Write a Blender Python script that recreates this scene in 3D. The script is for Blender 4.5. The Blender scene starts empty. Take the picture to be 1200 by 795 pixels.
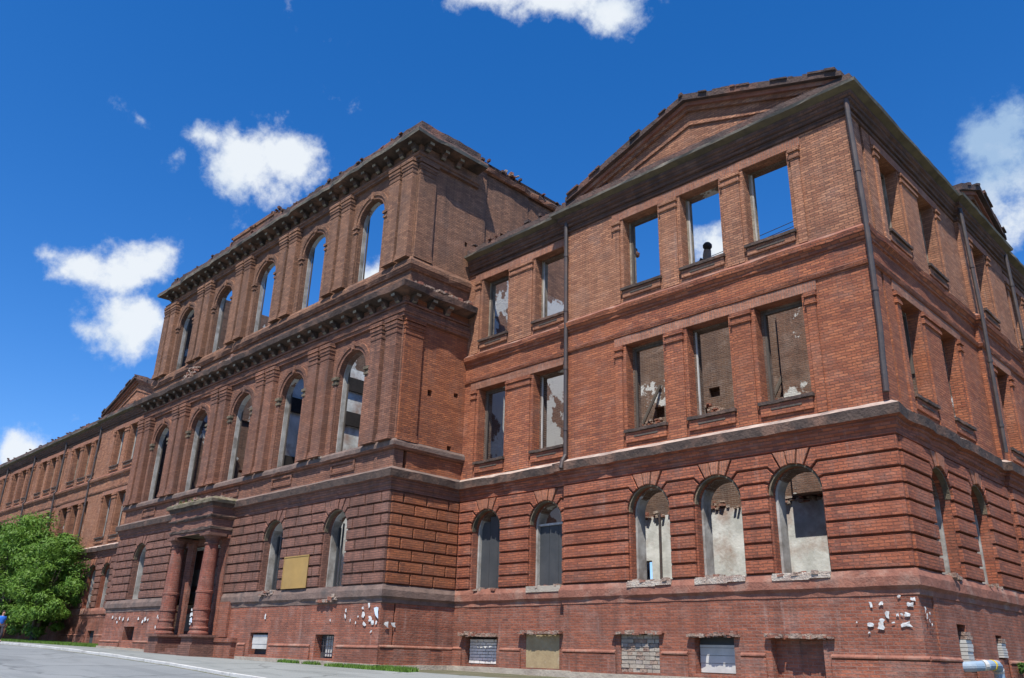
import bpy, bmesh, math, random
from mathutils import Vector, Matrix
random.seed(7)
R = math.radians
S = bpy.context.scene
COL = S.collection

# ------------------------------------------------------------------ camera
YAW, PITCH, ROLL, FPX = 0.7937, 0.3683, 0.0290, 961.32
CAM = Vector((7.185, -20.164, 0.0))
fw = Vector((-math.sin(YAW)*math.cos(PITCH), math.cos(YAW)*math.cos(PITCH), math.sin(PITCH)))
r0 = Vector((math.cos(YAW), math.sin(YAW), 0)); u0 = r0.cross(fw)
rt = r0*math.cos(ROLL) + u0*math.sin(ROLL); up = -r0*math.sin(ROLL) + u0*math.cos(ROLL)
cd = bpy.data.cameras.new('camera'); cam = bpy.data.objects.new('camera', cd); COL.objects.link(cam)
cd.sensor_width = 36; cd.lens = FPX*36/1200; cd.clip_end = 6000; cd.clip_start = 0.1
m = Matrix((rt, up, -fw)).transposed().to_4x4(); m.translation = CAM; cam.matrix_world = m
S.camera = cam
def raydir(a, b):
    return (fw*FPX + rt*(a-600) + up*(397.5-b)).normalized()

# ------------------------------------------------------------------ sun, sky, exposure
SUN = Vector((1.0, -1.7, 3.45)).normalized()
sl = bpy.data.lights.new('sun', 'SUN'); so = bpy.data.objects.new('sun', sl); COL.objects.link(so)
sl.energy = 5.0; sl.angle = R(0.53); sl.color = (1.0, 0.95, 0.87)
so.rotation_euler = SUN.to_track_quat('Z', 'Y').to_euler(); so.location = (20, -30, 60)
W = bpy.data.worlds.new('World'); S.world = W; W.use_nodes = True
S.view_settings.view_transform = 'Standard'; S.view_settings.look = 'None'
S.view_settings.exposure = 0.45; S.view_settings.gamma = 1.0; S.view_settings.use_curve_mapping = False

def build_world():
    nt = W.node_tree; N = nt.nodes; L = nt.links; N.clear()
    def nd(t, **k):
        n = N.new(t)
        for a, b in k.items(): setattr(n, a, b)
        return n
    def mth(op, a, b=None, c=None, clamp=False):
        n = nd('ShaderNodeMath', operation=op); n.use_clamp = clamp
        for i, v in enumerate((a, b, c)):
            if v is None: continue
            if isinstance(v, (int, float)): n.inputs[i].default_value = v
            else: L.new(v, n.inputs[i])
        return n.outputs[0]
    sky = nd('ShaderNodeTexSky', sky_type='NISHITA', sun_disc=False)
    sky.sun_elevation = math.asin(SUN.z); sky.sun_rotation = math.atan2(SUN.x, SUN.y)
    sky.altitude = 200; sky.air_density = 1.0; sky.dust_density = 0.35; sky.ozone_density = 3.0
    hs = nd('ShaderNodeHueSaturation'); hs.inputs['Saturation'].default_value = 1.37; hs.inputs['Value'].default_value = 1.06
    L.new(sky.outputs[0], hs.inputs['Color'])
    tint = nd('ShaderNodeVectorMath', operation='MULTIPLY'); L.new(hs.outputs[0], tint.inputs[0]); tint.inputs[1].default_value = (1.0, .97, 1.16)
    bg = nd('ShaderNodeBackground'); bg.inputs['Strength'].default_value = 0.108; L.new(tint.outputs[0], bg.inputs['Color'])
    geo = nd('ShaderNodeTexCoord'); D = geo.outputs['Generated']
    # cloud noise on the direction vector
    def noise(scale, det, rough, off):
        mp = nd('ShaderNodeMapping'); mp.inputs['Location'].default_value = off; L.new(D, mp.inputs['Vector'])
        n = nd('ShaderNodeTexNoise'); n.inputs['Scale'].default_value = scale; n.inputs['Detail'].default_value = det
        n.inputs['Roughness'].default_value = rough; L.new(mp.outputs[0], n.inputs['Vector']); return n.outputs['Fac']
    n1 = noise(9, 9, .62, (1.3, 2.1, .4)); n2 = noise(26, 7, .6, (5.1, .2, 3.3)); n3 = noise(4.5, 5, .5, (9.1, 4.2, 1.3))
    # (centre px, half width px, half height px, tilt deg, strength)
    blobs = [(116,312,84,40,4,1.0),(134,384,66,50,10,1.05),(60,300,40,20,0,.6),(300,182,70,52,12,1.0),(245,160,42,24,15,.75),(335,190,44,50,0,.9),
             (18,524,40,36,8,1.0),(560,-4,60,22,0,.7),(640,-4,120,34,4,.95),(715,14,40,26,0,.9),(1160,168,88,92,20,.86),(1155,215,40,60,0,.7),(1120,160,30,25,0,.6),
             (440,320,40,30,0,.8),(838,286,42,34,0,.85),(165,140,24,9,35,.22),(205,183,24,11,-30,.26),
             (-260,300,160,90,10,1.0),(-200,620,200,60,5,1.0),(1450,420,150,90,0,1.0),(300,-260,180,80,0,1.0),(1150,-220,160,90,15,.95)]
    tot = None
    for (a, b, wx, wy, tilt, st) in blobs:
        c = raydir(a, b)
        rr = (rt - c*rt.dot(c)).normalized(); uu = c.cross(rr)*-1
        if uu.dot(up) < 0: uu = -uu
        ct, sn = math.cos(R(tilt)), math.sin(R(tilt))
        r2 = rr*ct - uu*sn; u2 = rr*sn + uu*ct
        # scale px -> tangent
        k = 1/(FPX/c.dot(fw)); 
        def dot(v, s):
            n = nd('ShaderNodeVectorMath', operation='DOT_PRODUCT'); L.new(D, n.inputs[0]); n.inputs[1].default_value = v*s; return n.outputs['Value']
        x = dot(r2, 1/(wx*k)); y = dot(u2, 1/(wy*k)); z = dot(c, 1.0)
        e = mth('MULTIPLY', x, x); e2 = mth('MULTIPLY_ADD', y, y, e)
        q = mth('SUBTRACT', 1.0, mth('SQRT', e2)); q = mth('MULTIPLY', q, st)
        q = mth('MULTIPLY', q, mth('GREATER_THAN', z, 0.0)); q = mth('MAXIMUM', q, -0.6)
        # behind camera: z<0 gives 0 -> push down
        q = mth('SUBTRACT', q, mth('MULTIPLY', mth('LESS_THAN', z, 0.0), 0.6))
        if a == 1160: grey = mth('MAXIMUM', mth('SUBTRACT', 1.7, mth('SQRT', e2)), 0.0); grey = mth('MULTIPLY', grey, mth('GREATER_THAN', z, 0.0))
        tot = q if tot is None else mth('SMOOTH_MAX', tot, q, 0.18)
    w1 = mth('MULTIPLY_ADD', mth('SUBTRACT', n1, 0.5), 2.9, tot)
    w2 = mth('MULTIPLY_ADD', mth('SUBTRACT', n2, 0.5), 1.1, w1)
    den = mth('MULTIPLY', mth('SUBTRACT', w2, 0.05), 1.5, clamp=True)
    ss = nd('ShaderNodeMapRange', interpolation_type='SMOOTHSTEP'); L.new(den, ss.inputs[0]); ss.inputs[3].default_value = 0; ss.inputs[4].default_value = 0.96
    # cloud tone: brighter thick parts, blue-grey thin/under parts
    cr = nd('ShaderNodeValToRGB'); el = cr.color_ramp.elements
    el[0].position = .30; el[0].color = (0.36, 0.52, 0.74, 1); el[1].position = .80; el[1].color = (0.84, 0.89, 0.94, 1)
    tone = mth('SUBTRACT', mth('ADD', mth('MULTIPLY', w1, 0.26), mth('MULTIPLY_ADD', n3, 0.9, mth('MULTIPLY', n1, 0.35))), mth('MULTIPLY', grey, 0.42))
    L.new(tone, cr.inputs[0])
    bc = nd('ShaderNodeBackground'); L.new(cr.outputs[0], bc.inputs['Color']); bc.inputs['Strength'].default_value = 0.76
    mx = nd('ShaderNodeMixShader'); L.new(ss.outputs[0], mx.inputs[0]); L.new(bg.outputs[0], mx.inputs[1]); L.new(bc.outputs[0], mx.inputs[2])
    out = nd('ShaderNodeOutputWorld'); L.new(mx.outputs[0], out.inputs['Surface'])
build_world()

# ------------------------------------------------------------------ helpers
def tag(o, label=None, cat=None, group=None, kind=None):
    if label: o['label'] = label
    if cat: o['category'] = cat
    if group: o['group'] = group
    if kind: o['kind'] = kind
    return o
def empty(name, loc=(0,0,0)):
    o = bpy.data.objects.new(name, None); COL.objects.link(o); o.location = loc; return o

class MB:
    """collects faces, links them as one mesh with box-mapped metric uvs"""
    def __init__(s): s.v = []; s.f = []; s.m = []; s.sw = []; s.swap = False; s.sm = []; s.smooth = False
    def poly(s, pts, mat=0):
        n = len(s.v); s.v += [tuple(p) for p in pts]; s.f.append(tuple(range(n, n+len(pts)))); s.m.append(mat); s.sw.append(s.swap); s.sm.append(s.smooth)
    def box(s, a, b, mat=0, T=None):
        x0,y0,z0 = a; x1,y1,z1 = b
        c = [Vector(p) for p in ((x0,y0,z0),(x1,y0,z0),(x1,y1,z0),(x0,y1,z0),(x0,y0,z1),(x1,y0,z1),(x1,y1,z1),(x0,y1,z1))]
        if T: c = [T(p) for p in c]
        for q in ((0,3,2,1),(4,5,6,7),(0,1,5,4),(1,2,6,5),(2,3,7,6),(3,0,4,7)): s.poly([c[i] for i in q], mat)
    def tube(s, pts, rads, n=8, mat=0, cap=True):
        pts = [Vector(p) for p in pts]; rings = []
        for i, p in enumerate(pts):
            d = (pts[min(i+1, len(pts)-1)] - pts[max(i-1, 0)]).normalized()
            a = d.orthogonal().normalized() if i == 0 else (rings[-1][1] - d*rings[-1][1].dot(d)).normalized()
            b = d.cross(a); r = rads[i] if isinstance(rads, (list, tuple)) else rads
            rings.append(([p + (a*math.cos(2*math.pi*k/n) + b*math.sin(2*math.pi*k/n))*r for k in range(n)], a))
        old = s.smooth; s.smooth = True
        for i in range(len(rings)-1):
            A, B = rings[i][0], rings[i+1][0]
            for k in range(n): s.poly([A[k], A[(k+1) % n], B[(k+1) % n], B[k]], mat)
        s.smooth = old
        if cap: s.poly(list(reversed(rings[0][0])), mat); s.poly(rings[-1][0], mat)
    def lathe(s, c, prof, n=20, mat=0, a0=0, a1=2*math.pi):
        """prof: list of (r,z)"""
        old = s.smooth; s.smooth = True
        for i in range(len(prof)-1):
            for k in range(n):
                t0 = a0+(a1-a0)*k/n; t1 = a0+(a1-a0)*(k+1)/n
                f = lambda r, z, t: (c[0]+r*math.cos(t), c[1]+r*math.sin(t), c[2]+z)
                (ra, za), (rb, zb) = prof[i], prof[i+1]
                s.poly([f(ra,za,t0), f(ra,za,t1), f(rb,zb,t1), f(rb,zb,t0)], mat)
        s.smooth = old
    def build(s, name, mats, parent=None, weld=False):
        me = bpy.data.meshes.new(name); me.from_pydata(s.v, [], s.f); me.update()
        if not isinstance(mats, (list, tuple)): mats = [mats]
        for mt in mats: me.materials.append(mt)
        me.polygons.foreach_set('material_index', s.m); me.polygons.foreach_set('use_smooth', s.sm)
        uv = me.uv_layers.new(name='UVMap'); dat = [0.0]*(2*len(me.loops)); v = s.v; k = 0
        for pi, p in enumerate(me.polygons):
            n = p.normal; sw = s.sw[pi]
            if abs(n.z) > .75: ax = 0
            else:
                h = math.hypot(n.x, n.y) or 1; tx, ty = -n.y/h, n.x/h; ax = 1
            for vi in s.f[pi]:
                q = v[vi]
                if ax == 0: a, b = q[0], q[1]
                else: a, b = q[0]*tx + q[1]*ty, q[2]
                if sw: a, b = b, a
                dat[k] = a; dat[k+1] = b; k += 2
        uv.data.foreach_set('uv', dat)
        if weld:
            bm = bmesh.new(); bm.from_mesh(me); bmesh.ops.remove_doubles(bm, verts=bm.verts, dist=1e-4); bm.to_mesh(me); bm.free()
        o = bpy.data.objects.new(name, me); COL.objects.link(o)
        if parent: o.parent = parent
        return o
def inst(src, loc=None, rotz=None, parent=None, scale=None):
    o = src.copy(); COL.objects.link(o); o.parent = parent if parent else src.parent
    if loc is not None: o.location = loc
    if rotz is not None: o.rotation_euler = (0, 0, rotz)
    if scale: o.scale = scale
    return o

class Frame:
    """wall plane: u along, d outward, z up"""
    def __init__(s, O, U, N): s.O = Vector((*O, 0)); s.U = Vector((*U, 0)); s.N = Vector((*N, 0)); s.rot = math.atan2(U[1], U[0])
    def P(s, u, d, z): return s.O + s.U*u + s.N*d + Vector((0, 0, z))
WF = Frame((0, 0), (1, 0), (0, -1))          # everything facing the street
SF = Frame((0, 0), (0, 1), (1, 0))           # right side facade
PS = Frame((-16.0, 0), (0, 1), (1, 0))       # right flank of the central block
PL = Frame((-40.0, 0), (0, -1), (-1, 0))     # left flank of the central block

# ------------------------------------------------------------------ materials
def newmat(name):
    mt = bpy.data.materials.new(name); mt.use_nodes = True; nt = mt.node_tree; nt.nodes.clear()
    out = nt.nodes.new('ShaderNodeOutputMaterial'); b = nt.nodes.new('ShaderNodeBsdfPrincipled'); nt.links.new(b.outputs[0], out.inputs[0])
    b.inputs['Roughness'].default_value = .9; b.inputs['Specular IOR Level'].default_value = .25
    return mt, nt, b
def mixc(nt, fac, a, b, mode='MIX'):
    n = nt.nodes.new('ShaderNodeMix'); n.data_type = 'RGBA'; n.blend_type = mode; n.clamp_factor = True
    for i, v in ((0, fac), (6, a), (7, b)):
        if hasattr(v, 'links') or isinstance(v, bpy.types.NodeSocket): nt.links.new(v, n.inputs[i])
        elif i == 0: n.inputs[0].default_value = v
        else: n.inputs[i].default_value = (*v, 1)
    return n.outputs[2]
def noise(nt, vec, scale, det=4, rough=.55, sc=(1,1,1), lo=.4, hi=.6, off=(0,0,0)):
    mp = nt.nodes.new('ShaderNodeMapping'); mp.inputs['Scale'].default_value = sc; mp.inputs['Location'].default_value = off; nt.links.new(vec, mp.inputs['Vector'])
    n = nt.nodes.new('ShaderNodeTexNoise'); n.inputs['Scale'].default_value = scale; n.inputs['Detail'].default_value = det; n.inputs['Roughness'].default_value = rough
    nt.links.new(mp.outputs[0], n.inputs['Vector'])
    r = nt.nodes.new('ShaderNodeMapRange'); r.inputs[1].default_value = lo; r.inputs[2].default_value = hi; nt.links.new(n.outputs['Fac'], r.inputs[0])
    return r.outputs[0]
def mul(nt, a, k):
    n = nt.nodes.new('ShaderNodeMath'); n.operation = 'MULTIPLY'; nt.links.new(a, n.inputs[0])
    if isinstance(k, (int, float)): n.inputs[1].default_value = k
    else: nt.links.new(k, n.inputs[1])
    return n.outputs[0]
def pos(nt):
    g = nt.nodes.new('ShaderNodeNewGeometry'); return g.outputs['Position']
def bump(nt, b, h, st, dist):
    n = nt.nodes.new('ShaderNodeBump'); n.inputs['Strength'].default_value = st; n.inputs['Distance'].default_value = dist
    nt.links.new(h, n.inputs['Height']); nt.links.new(n.outputs[0], b.inputs['Normal'])
def brickmat(name, c1, c2, dark, mortar, patch=.55, soot=.25, soot_c=(.06,.045,.04), pale=.18, pale_c=(.42,.34,.29), plaster=0., bw=.262, bh=.0775, streak=.25):
    mt, nt, b = newmat(name); L = nt.links
    uvn = nt.nodes.new('ShaderNodeTexCoord'); uv = uvn.outputs['UV']; P = pos(nt)
    # slight warp so courses are not ruler-straight
    wn = nt.nodes.new('ShaderNodeTexNoise'); wn.inputs['Scale'].default_value = 1.7; L.new(uv, wn.inputs['Vector'])
    wm = nt.nodes.new('ShaderNodeVectorMath'); wm.operation = 'MULTIPLY_ADD'; L.new(wn.outputs['Color'], wm.inputs[0]); wm.inputs[1].default_value = (.03, .03, 0); L.new(uv, wm.inputs[2])
    def bt(o, a, bb, mo, bias=0.0):
        mp = nt.nodes.new('ShaderNodeVectorMath'); mp.operation = 'ADD'; L.new(wm.outputs[0], mp.inputs[0]); mp.inputs[1].default_value = o
        t = nt.nodes.new('ShaderNodeTexBrick'); L.new(mp.outputs[0], t.inputs['Vector'])
        t.inputs['Scale'].default_value = 1; t.inputs['Brick Width'].default_value = bw; t.inputs['Row Height'].default_value = bh
        t.inputs['Mortar Size'].default_value = .009; t.inputs['Mortar Smooth'].default_value = .25; t.inputs['Bias'].default_value = bias
        t.inputs['Color1'].default_value = (*a, 1); t.inputs['Color2'].default_value = (*bb, 1); t.inputs['Mortar'].default_value = (*mo, 1); return t
    t1 = bt((0,0,0), c1, c2, mortar)
    t2 = bt((bw*40, bh*60, 0), (0,0,0), (1,1,1), (0,0,0), -.35)
    col = t1.outputs['Color']
    # individual overburnt bricks, more in some patches
    pn = noise(nt, P, .55, 3, .5, lo=.38, hi=.62)
    pw = nt.nodes.new('ShaderNodeMath'); pw.operation = 'POWER'; L.new(t2.outputs['Color'], pw.inputs[0]); pw.inputs[1].default_value = 1.6
    col = mixc(nt, mul(nt, mul(nt, pw.outputs[0], pn), patch*1.7), col, dark)
    # broad tone drift
    col = mixc(nt, mul(nt, noise(nt, P, .23, 3, .5, off=(3,1,7)), .35), col, tuple(x*.72 for x in c1))
    col = mixc(nt, mul(nt, noise(nt, P, 1.3, 5, .65, lo=.5, hi=.75, off=(8,3,1)), pale*2), col, pale_c)
    # rain streaks and soot patches
    col = mixc(nt, mul(nt, noise(nt, P, 1.0, 5, .6, sc=(2.4,2.4,.22), lo=.48, hi=.78, off=(1,5,2)), streak*2), col, soot_c)
    col = mixc(nt, mul(nt, noise(nt, P, .8, 6, .62, lo=.5, hi=.8, off=(4,9,6)), soot*2), col, soot_c)
    col = mixc(nt, mul(nt, noise(nt, P, 1.0, 3, .6, sc=(.22,.22,5.2), lo=.42, hi=.72, off=(6,1,4)), .34), col, tuple(x*.5 for x in c2))
    col = mixc(nt, mul(nt, noise(nt, P, 1.0, 4, .6, sc=(7,7,.55), lo=.56, hi=.78, off=(2,8,3)), streak*1.5), col, soot_c)
    col = mixc(nt, mul(nt, noise(nt, P, 1.0, 4, .6, sc=(5,5,.6), lo=.62, hi=.8, off=(12,3,9)), pale*2.2), col, pale_c)
    # small nicks and missing corners
    col = mixc(nt, mul(nt, noise(nt, P, 9, 3, .6, lo=.66, hi=.72), .55), col, soot_c)
    if plaster > 0:
        pf = noise(nt, P, .65, 6, .6, lo=.62-plaster*.35, hi=.64-plaster*.35, off=(2,2,11))
        col = mixc(nt, pf, col, (.55,.55,.52))
        col = mixc(nt, mul(nt, noise(nt, P, 3, 5, .6, lo=.55, hi=.8), .35), col, (.18,.17,.15))
    oi = nt.nodes.new('ShaderNodeObjectInfo'); hv = nt.nodes.new('ShaderNodeHueSaturation')
    mr = nt.nodes.new('ShaderNodeMapRange'); L.new(oi.outputs['Random'], mr.inputs[0]); mr.inputs[3].default_value = .9; mr.inputs[4].default_value = 1.1
    L.new(mr.outputs[0], hv.inputs['Value']); L.new(col, hv.inputs['Color']); L.new(hv.outputs[0], b.inputs['Base Color'])
    inv = nt.nodes.new('ShaderNodeMath'); inv.operation = 'SUBTRACT'; inv.inputs[0].default_value = 1; L.new(t1.outputs['Fac'], inv.inputs[1])
    ad = nt.nodes.new('ShaderNodeMath'); ad.operation = 'MULTIPLY_ADD'; L.new(t2.outputs['Color'], ad.inputs[0]); ad.inputs[1].default_value = .45; L.new(inv.outputs[0], ad.inputs[2])
    ad2 = nt.nodes.new('ShaderNodeMath'); ad2.operation = 'MULTIPLY_ADD'; L.new(noise(nt, P, 14, 4, .6, lo=.3, hi=.7), ad2.inputs[0]); ad2.inputs[1].default_value = .5; L.new(ad.outputs[0], ad2.inputs[2])
    bump(nt, b, ad2.outputs[0], 1.0, .02)
    return mt
def plainmat(name, c1, c2, scale=3, c3=None, f3=.4, rough=.9, bs=.4, bd=.01, sc=(1,1,1), metal=0, spec=.25):
    mt, nt, b = newmat(name); P = pos(nt)
    col = mixc(nt, noise(nt, P, scale, 6, .6, sc=sc, lo=.35, hi=.65), c1, c2)
    if c3: col = mixc(nt, mul(nt, noise(nt, P, scale*.45, 6, .65, sc=sc, lo=.5, hi=.68, off=(5,3,2)), f3*2), col, c3)
    nt.links.new(col, b.inputs['Base Color']); b.inputs['Roughness'].default_value = rough; b.inputs['Metallic'].default_value = metal
    b.inputs['Specular IOR Level'].default_value = spec
    bump(nt, b, noise(nt, P, scale*5, 5, .6, lo=.2, hi=.8), bs, bd)
    return mt

B_tan = brickmat('brick_tan', (.50,.235,.13), (.27,.112,.066), (.10,.052,.044), (.15,.085,.06), patch=.6, soot=.16, streak=.2, pale=.1)
B_org = brickmat('brick_orange', (.47,.165,.078), (.26,.08,.044), (.085,.045,.045), (.15,.075,.052), patch=.62, soot=.12, streak=.14, pale=.08)
B_red = brickmat('brick_red', (.43,.138,.07), (.235,.072,.042), (.09,.045,.045), (.15,.075,.055), patch=.55, soot=.14, streak=.2, pale=.10)
B_plinth = brickmat('brick_plinth', (.38,.13,.075), (.23,.077,.048), (.10,.05,.045), (.29,.18,.145), patch=.5, soot=.24, streak=.3, pale=.26, pale_c=(.38,.27,.23))
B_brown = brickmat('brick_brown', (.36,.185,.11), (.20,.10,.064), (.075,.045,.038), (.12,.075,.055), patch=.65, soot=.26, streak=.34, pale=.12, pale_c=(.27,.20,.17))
B_dusk = brickmat('brick_dusky', (.34,.155,.095), (.20,.088,.058), (.075,.045,.04), (.11,.07,.055), patch=.62, soot=.24, streak=.34, pale=.16, pale_c=(.26,.18,.155))
B_flank = brickmat('brick_flank', (.42,.145,.062), (.23,.075,.04), (.09,.04,.038), (.15,.075,.05), patch=.6, soot=.18, streak=.2, pale=.05)
B_blockr = brickmat('brick_block_dark', (.285,.135,.095), (.175,.082,.06), (.08,.046,.044), (.13,.08,.07), patch=.5, soot=.2, streak=.32, pale=.14, pale_c=(.27,.185,.155))
B_col = brickmat('brick_column', (.30,.09,.056), (.19,.058,.042), (.10,.045,.04), (.26,.14,.11), patch=.5, soot=.22, streak=.35, pale=.16, bw=.13)
B_frieze_shade = brickmat('brick_frieze_shade', (.20,.105,.07), (.125,.065,.046), (.06,.038,.034), (.08,.052,.042), patch=.6, soot=.35, streak=.4, pale=.06)  # shade under the cornice is put into this brick colour, besides soot
B_vous = brickmat('brick_voussoir', (.40,.16,.09), (.31,.115,.066), (.18,.085,.06), (.27,.15,.11), patch=.3, soot=.12, streak=.15, pale=.1)
B_lint = brickmat('brick_lintel', (.42,.18,.105), (.30,.125,.078), (.18,.10,.08), (.28,.19,.15), patch=.35, soot=.15, streak=.15, pale=.15)
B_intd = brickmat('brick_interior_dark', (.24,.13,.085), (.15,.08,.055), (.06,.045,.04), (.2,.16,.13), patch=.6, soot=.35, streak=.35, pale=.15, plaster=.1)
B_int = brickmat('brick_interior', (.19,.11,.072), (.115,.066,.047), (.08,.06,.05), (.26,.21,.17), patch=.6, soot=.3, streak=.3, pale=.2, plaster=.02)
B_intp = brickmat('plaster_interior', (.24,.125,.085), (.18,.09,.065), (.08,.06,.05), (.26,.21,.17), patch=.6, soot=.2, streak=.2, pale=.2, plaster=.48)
B_white = brickmat('brick_white', (.62,.61,.58), (.55,.54,.51), (.4,.39,.37), (.3,.29,.27), patch=.3, soot=.12, streak=.1, pale=.1, pale_c=(.6,.6,.58), bh=.09)
B_grey = brickmat('brick_greyed', (.36,.31,.27), (.28,.22,.19), (.16,.13,.12), (.42,.38,.34), patch=.4, soot=.15, pale=.4, pale_c=(.45,.41,.37))
M_ledge = plainmat('ledge_mortar', (.50,.40,.33), (.33,.24,.20), 2.5, (.16,.12,.11), .35, bs=.8, bd=.03)
M_greyl = plainmat('ledge_grey', (.20,.14,.115), (.13,.09,.075), 3.0, (.09,.08,.075), .35, bs=.8, bd=.02)
M_ledger = plainmat('ledge_red', (.29,.125,.085), (.20,.085,.06), 3.0, (.33,.24,.19), .3, bs=.8, bd=.02)
M_jamb = plainmat('jamb_lime', (.33,.28,.21), (.20,.165,.125), 2.6, (.10,.08,.06), .4, bs=.7, bd=.02)
M_char = plainmat('charred_timber', (.02,.018,.016), (.035,.03,.027), 3)
M_patch = plainmat('sill_mortar', (.56,.50,.42), (.40,.31,.25), 4, (.26,.13,.10), .4, bs=1, bd=.04)
M_soot = plainmat('soot_lip', (.05,.038,.034), (.10,.07,.056), 2.6, (.29,.16,.11), .3, bs=.8, bd=.03)
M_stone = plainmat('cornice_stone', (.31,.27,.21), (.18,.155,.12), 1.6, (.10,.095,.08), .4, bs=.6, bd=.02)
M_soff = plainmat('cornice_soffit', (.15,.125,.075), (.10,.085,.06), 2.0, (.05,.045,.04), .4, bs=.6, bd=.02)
M_rubble = plainmat('broken_brick', (.10,.065,.055), (.05,.04,.038), 1.4, (.22,.10,.07), .35, bs=1, bd=.04)
M_rubble2 = plainmat('broken_red', (.17,.075,.05), (.09,.05,.04), 3, bs=1, bd=.03)
M_rubpale = plainmat('rubble_pale', (.36,.27,.21), (.22,.14,.11), 3, (.42,.38,.33), .35, bs=1, bd=.04)
M_plast = plainmat('reveal_plaster', (.42,.41,.38), (.25,.235,.21), 2.2, (.13,.11,.09), .45, bs=.5, bd=.012)
M_conc = plainmat('foundation_concrete', (.42,.37,.30), (.33,.28,.23), 2.5, (.22,.18,.15), .3, bs=.7, bd=.02)
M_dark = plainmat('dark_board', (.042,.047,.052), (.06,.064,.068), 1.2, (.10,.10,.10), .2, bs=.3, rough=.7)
M_pipe = plainmat('rusty_pipe', (.045,.04,.042), (.075,.06,.055), 3, (.12,.06,.04), .2, rough=.6, bs=.3, metal=.2, spec=.5)
M_wood = plainmat('painted_wood', (.50,.49,.46), (.34,.32,.29), 4, (.14,.12,.10), .35, sc=(3,3,.4), bs=.5)
M_wood2 = plainmat('dark_wood', (.07,.06,.05), (.11,.09,.075), 4, sc=(3,3,.4), bs=.5)
M_whiteb = plainmat('silicate_brick', (.74,.73,.69), (.62,.61,.58), 4, (.4,.38,.35), .2, bs=.5)
M_ply = plainmat('yellow_board', (.38,.245,.085), (.31,.20,.07), 1.6, (.30,.20,.09), .2, bs=.15)
M_sand = plainmat('yellow_plaster', (.36,.28,.16), (.28,.21,.12), 3.2, (.42,.38,.30), .4, bs=.5)
M_tin = plainmat('painted_tin', (.55,.54,.51), (.43,.42,.39), 2, (.3,.3,.28), .2, bs=.3, rough=.6)
M_moss = plainmat('ring_mossy', (.12,.10,.07), (.20,.15,.10), 4, (.06,.055,.04), .4, bs=.8, bd=.02)
M_paper = plainmat('paper', (.68,.68,.65), (.52,.52,.51), 9, (.34,.28,.24), .32, bs=.5, bd=.006)
M_bpaper = plainmat('blue_paper', (.50,.60,.72), (.62,.68,.74), 7, bs=.5, bd=.006)
M_blue = plainmat('pipe_wrap', (.20,.29,.39), (.28,.36,.44), 3, (.40,.42,.42), .2, bs=.5, bd=.01, rough=.6, spec=.5)
M_yel = plainmat('yellow_tape', (.7,.5,.04), (.6,.42,.04), 4)
M_cable = plainmat('cable', (.04,.04,.05), (.05,.05,.06), 2)
M_weed = plainmat('moss_green', (.20,.16,.12), (.12,.11,.06), 5, (.33,.28,.20), .3, bs=1, bd=.03)
M_pint = plainmat('interior_plaster', (.66,.67,.64), (.44,.45,.42), 1.6, (.30,.19,.14), .42, bs=.5, bd=.02)
def leafmat(name, c1, c2, c3):
    mt, nt, b = newmat(name); P = pos(nt)
    col = mixc(nt, noise(nt, P, .9, 4, .6, lo=.38, hi=.62), c1, c2); col = mixc(nt, mul(nt, noise(nt, P, 6, 2, .5, lo=.5, hi=.7), .6), col, c3)
    nt.links.new(col, b.inputs['Base Color']); b.inputs['Roughness'].default_value = .55
    tr = nt.nodes.new('ShaderNodeBsdfTranslucent'); nt.links.new(col, tr.inputs['Color']); mx = nt.nodes.new('ShaderNodeMixShader'); mx.inputs[0].default_value = .3
    out = [n for n in nt.nodes if n.type == 'OUTPUT_MATERIAL'][0]
    nt.links.new(b.outputs[0], mx.inputs[1]); nt.links.new(tr.outputs[0], mx.inputs[2]); nt.links.new(mx.outputs[0], out.inputs[0])
    return mt
M_leaf = leafmat('leaf_green', (.075,.165,.022), (.12,.22,.03), (.18,.29,.045))
M_leaf2 = leafmat('leaf_green_dark', (.055,.125,.025), (.085,.165,.032), (.12,.21,.045))
M_grass = leafmat('grass_blade', (.10,.20,.03), (.14,.25,.04), (.19,.27,.07))
M_bark = plainmat('bark', (.10,.08,.06), (.06,.05,.04), 6, sc=(1,1,.3), bs=1, bd=.03)
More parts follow.
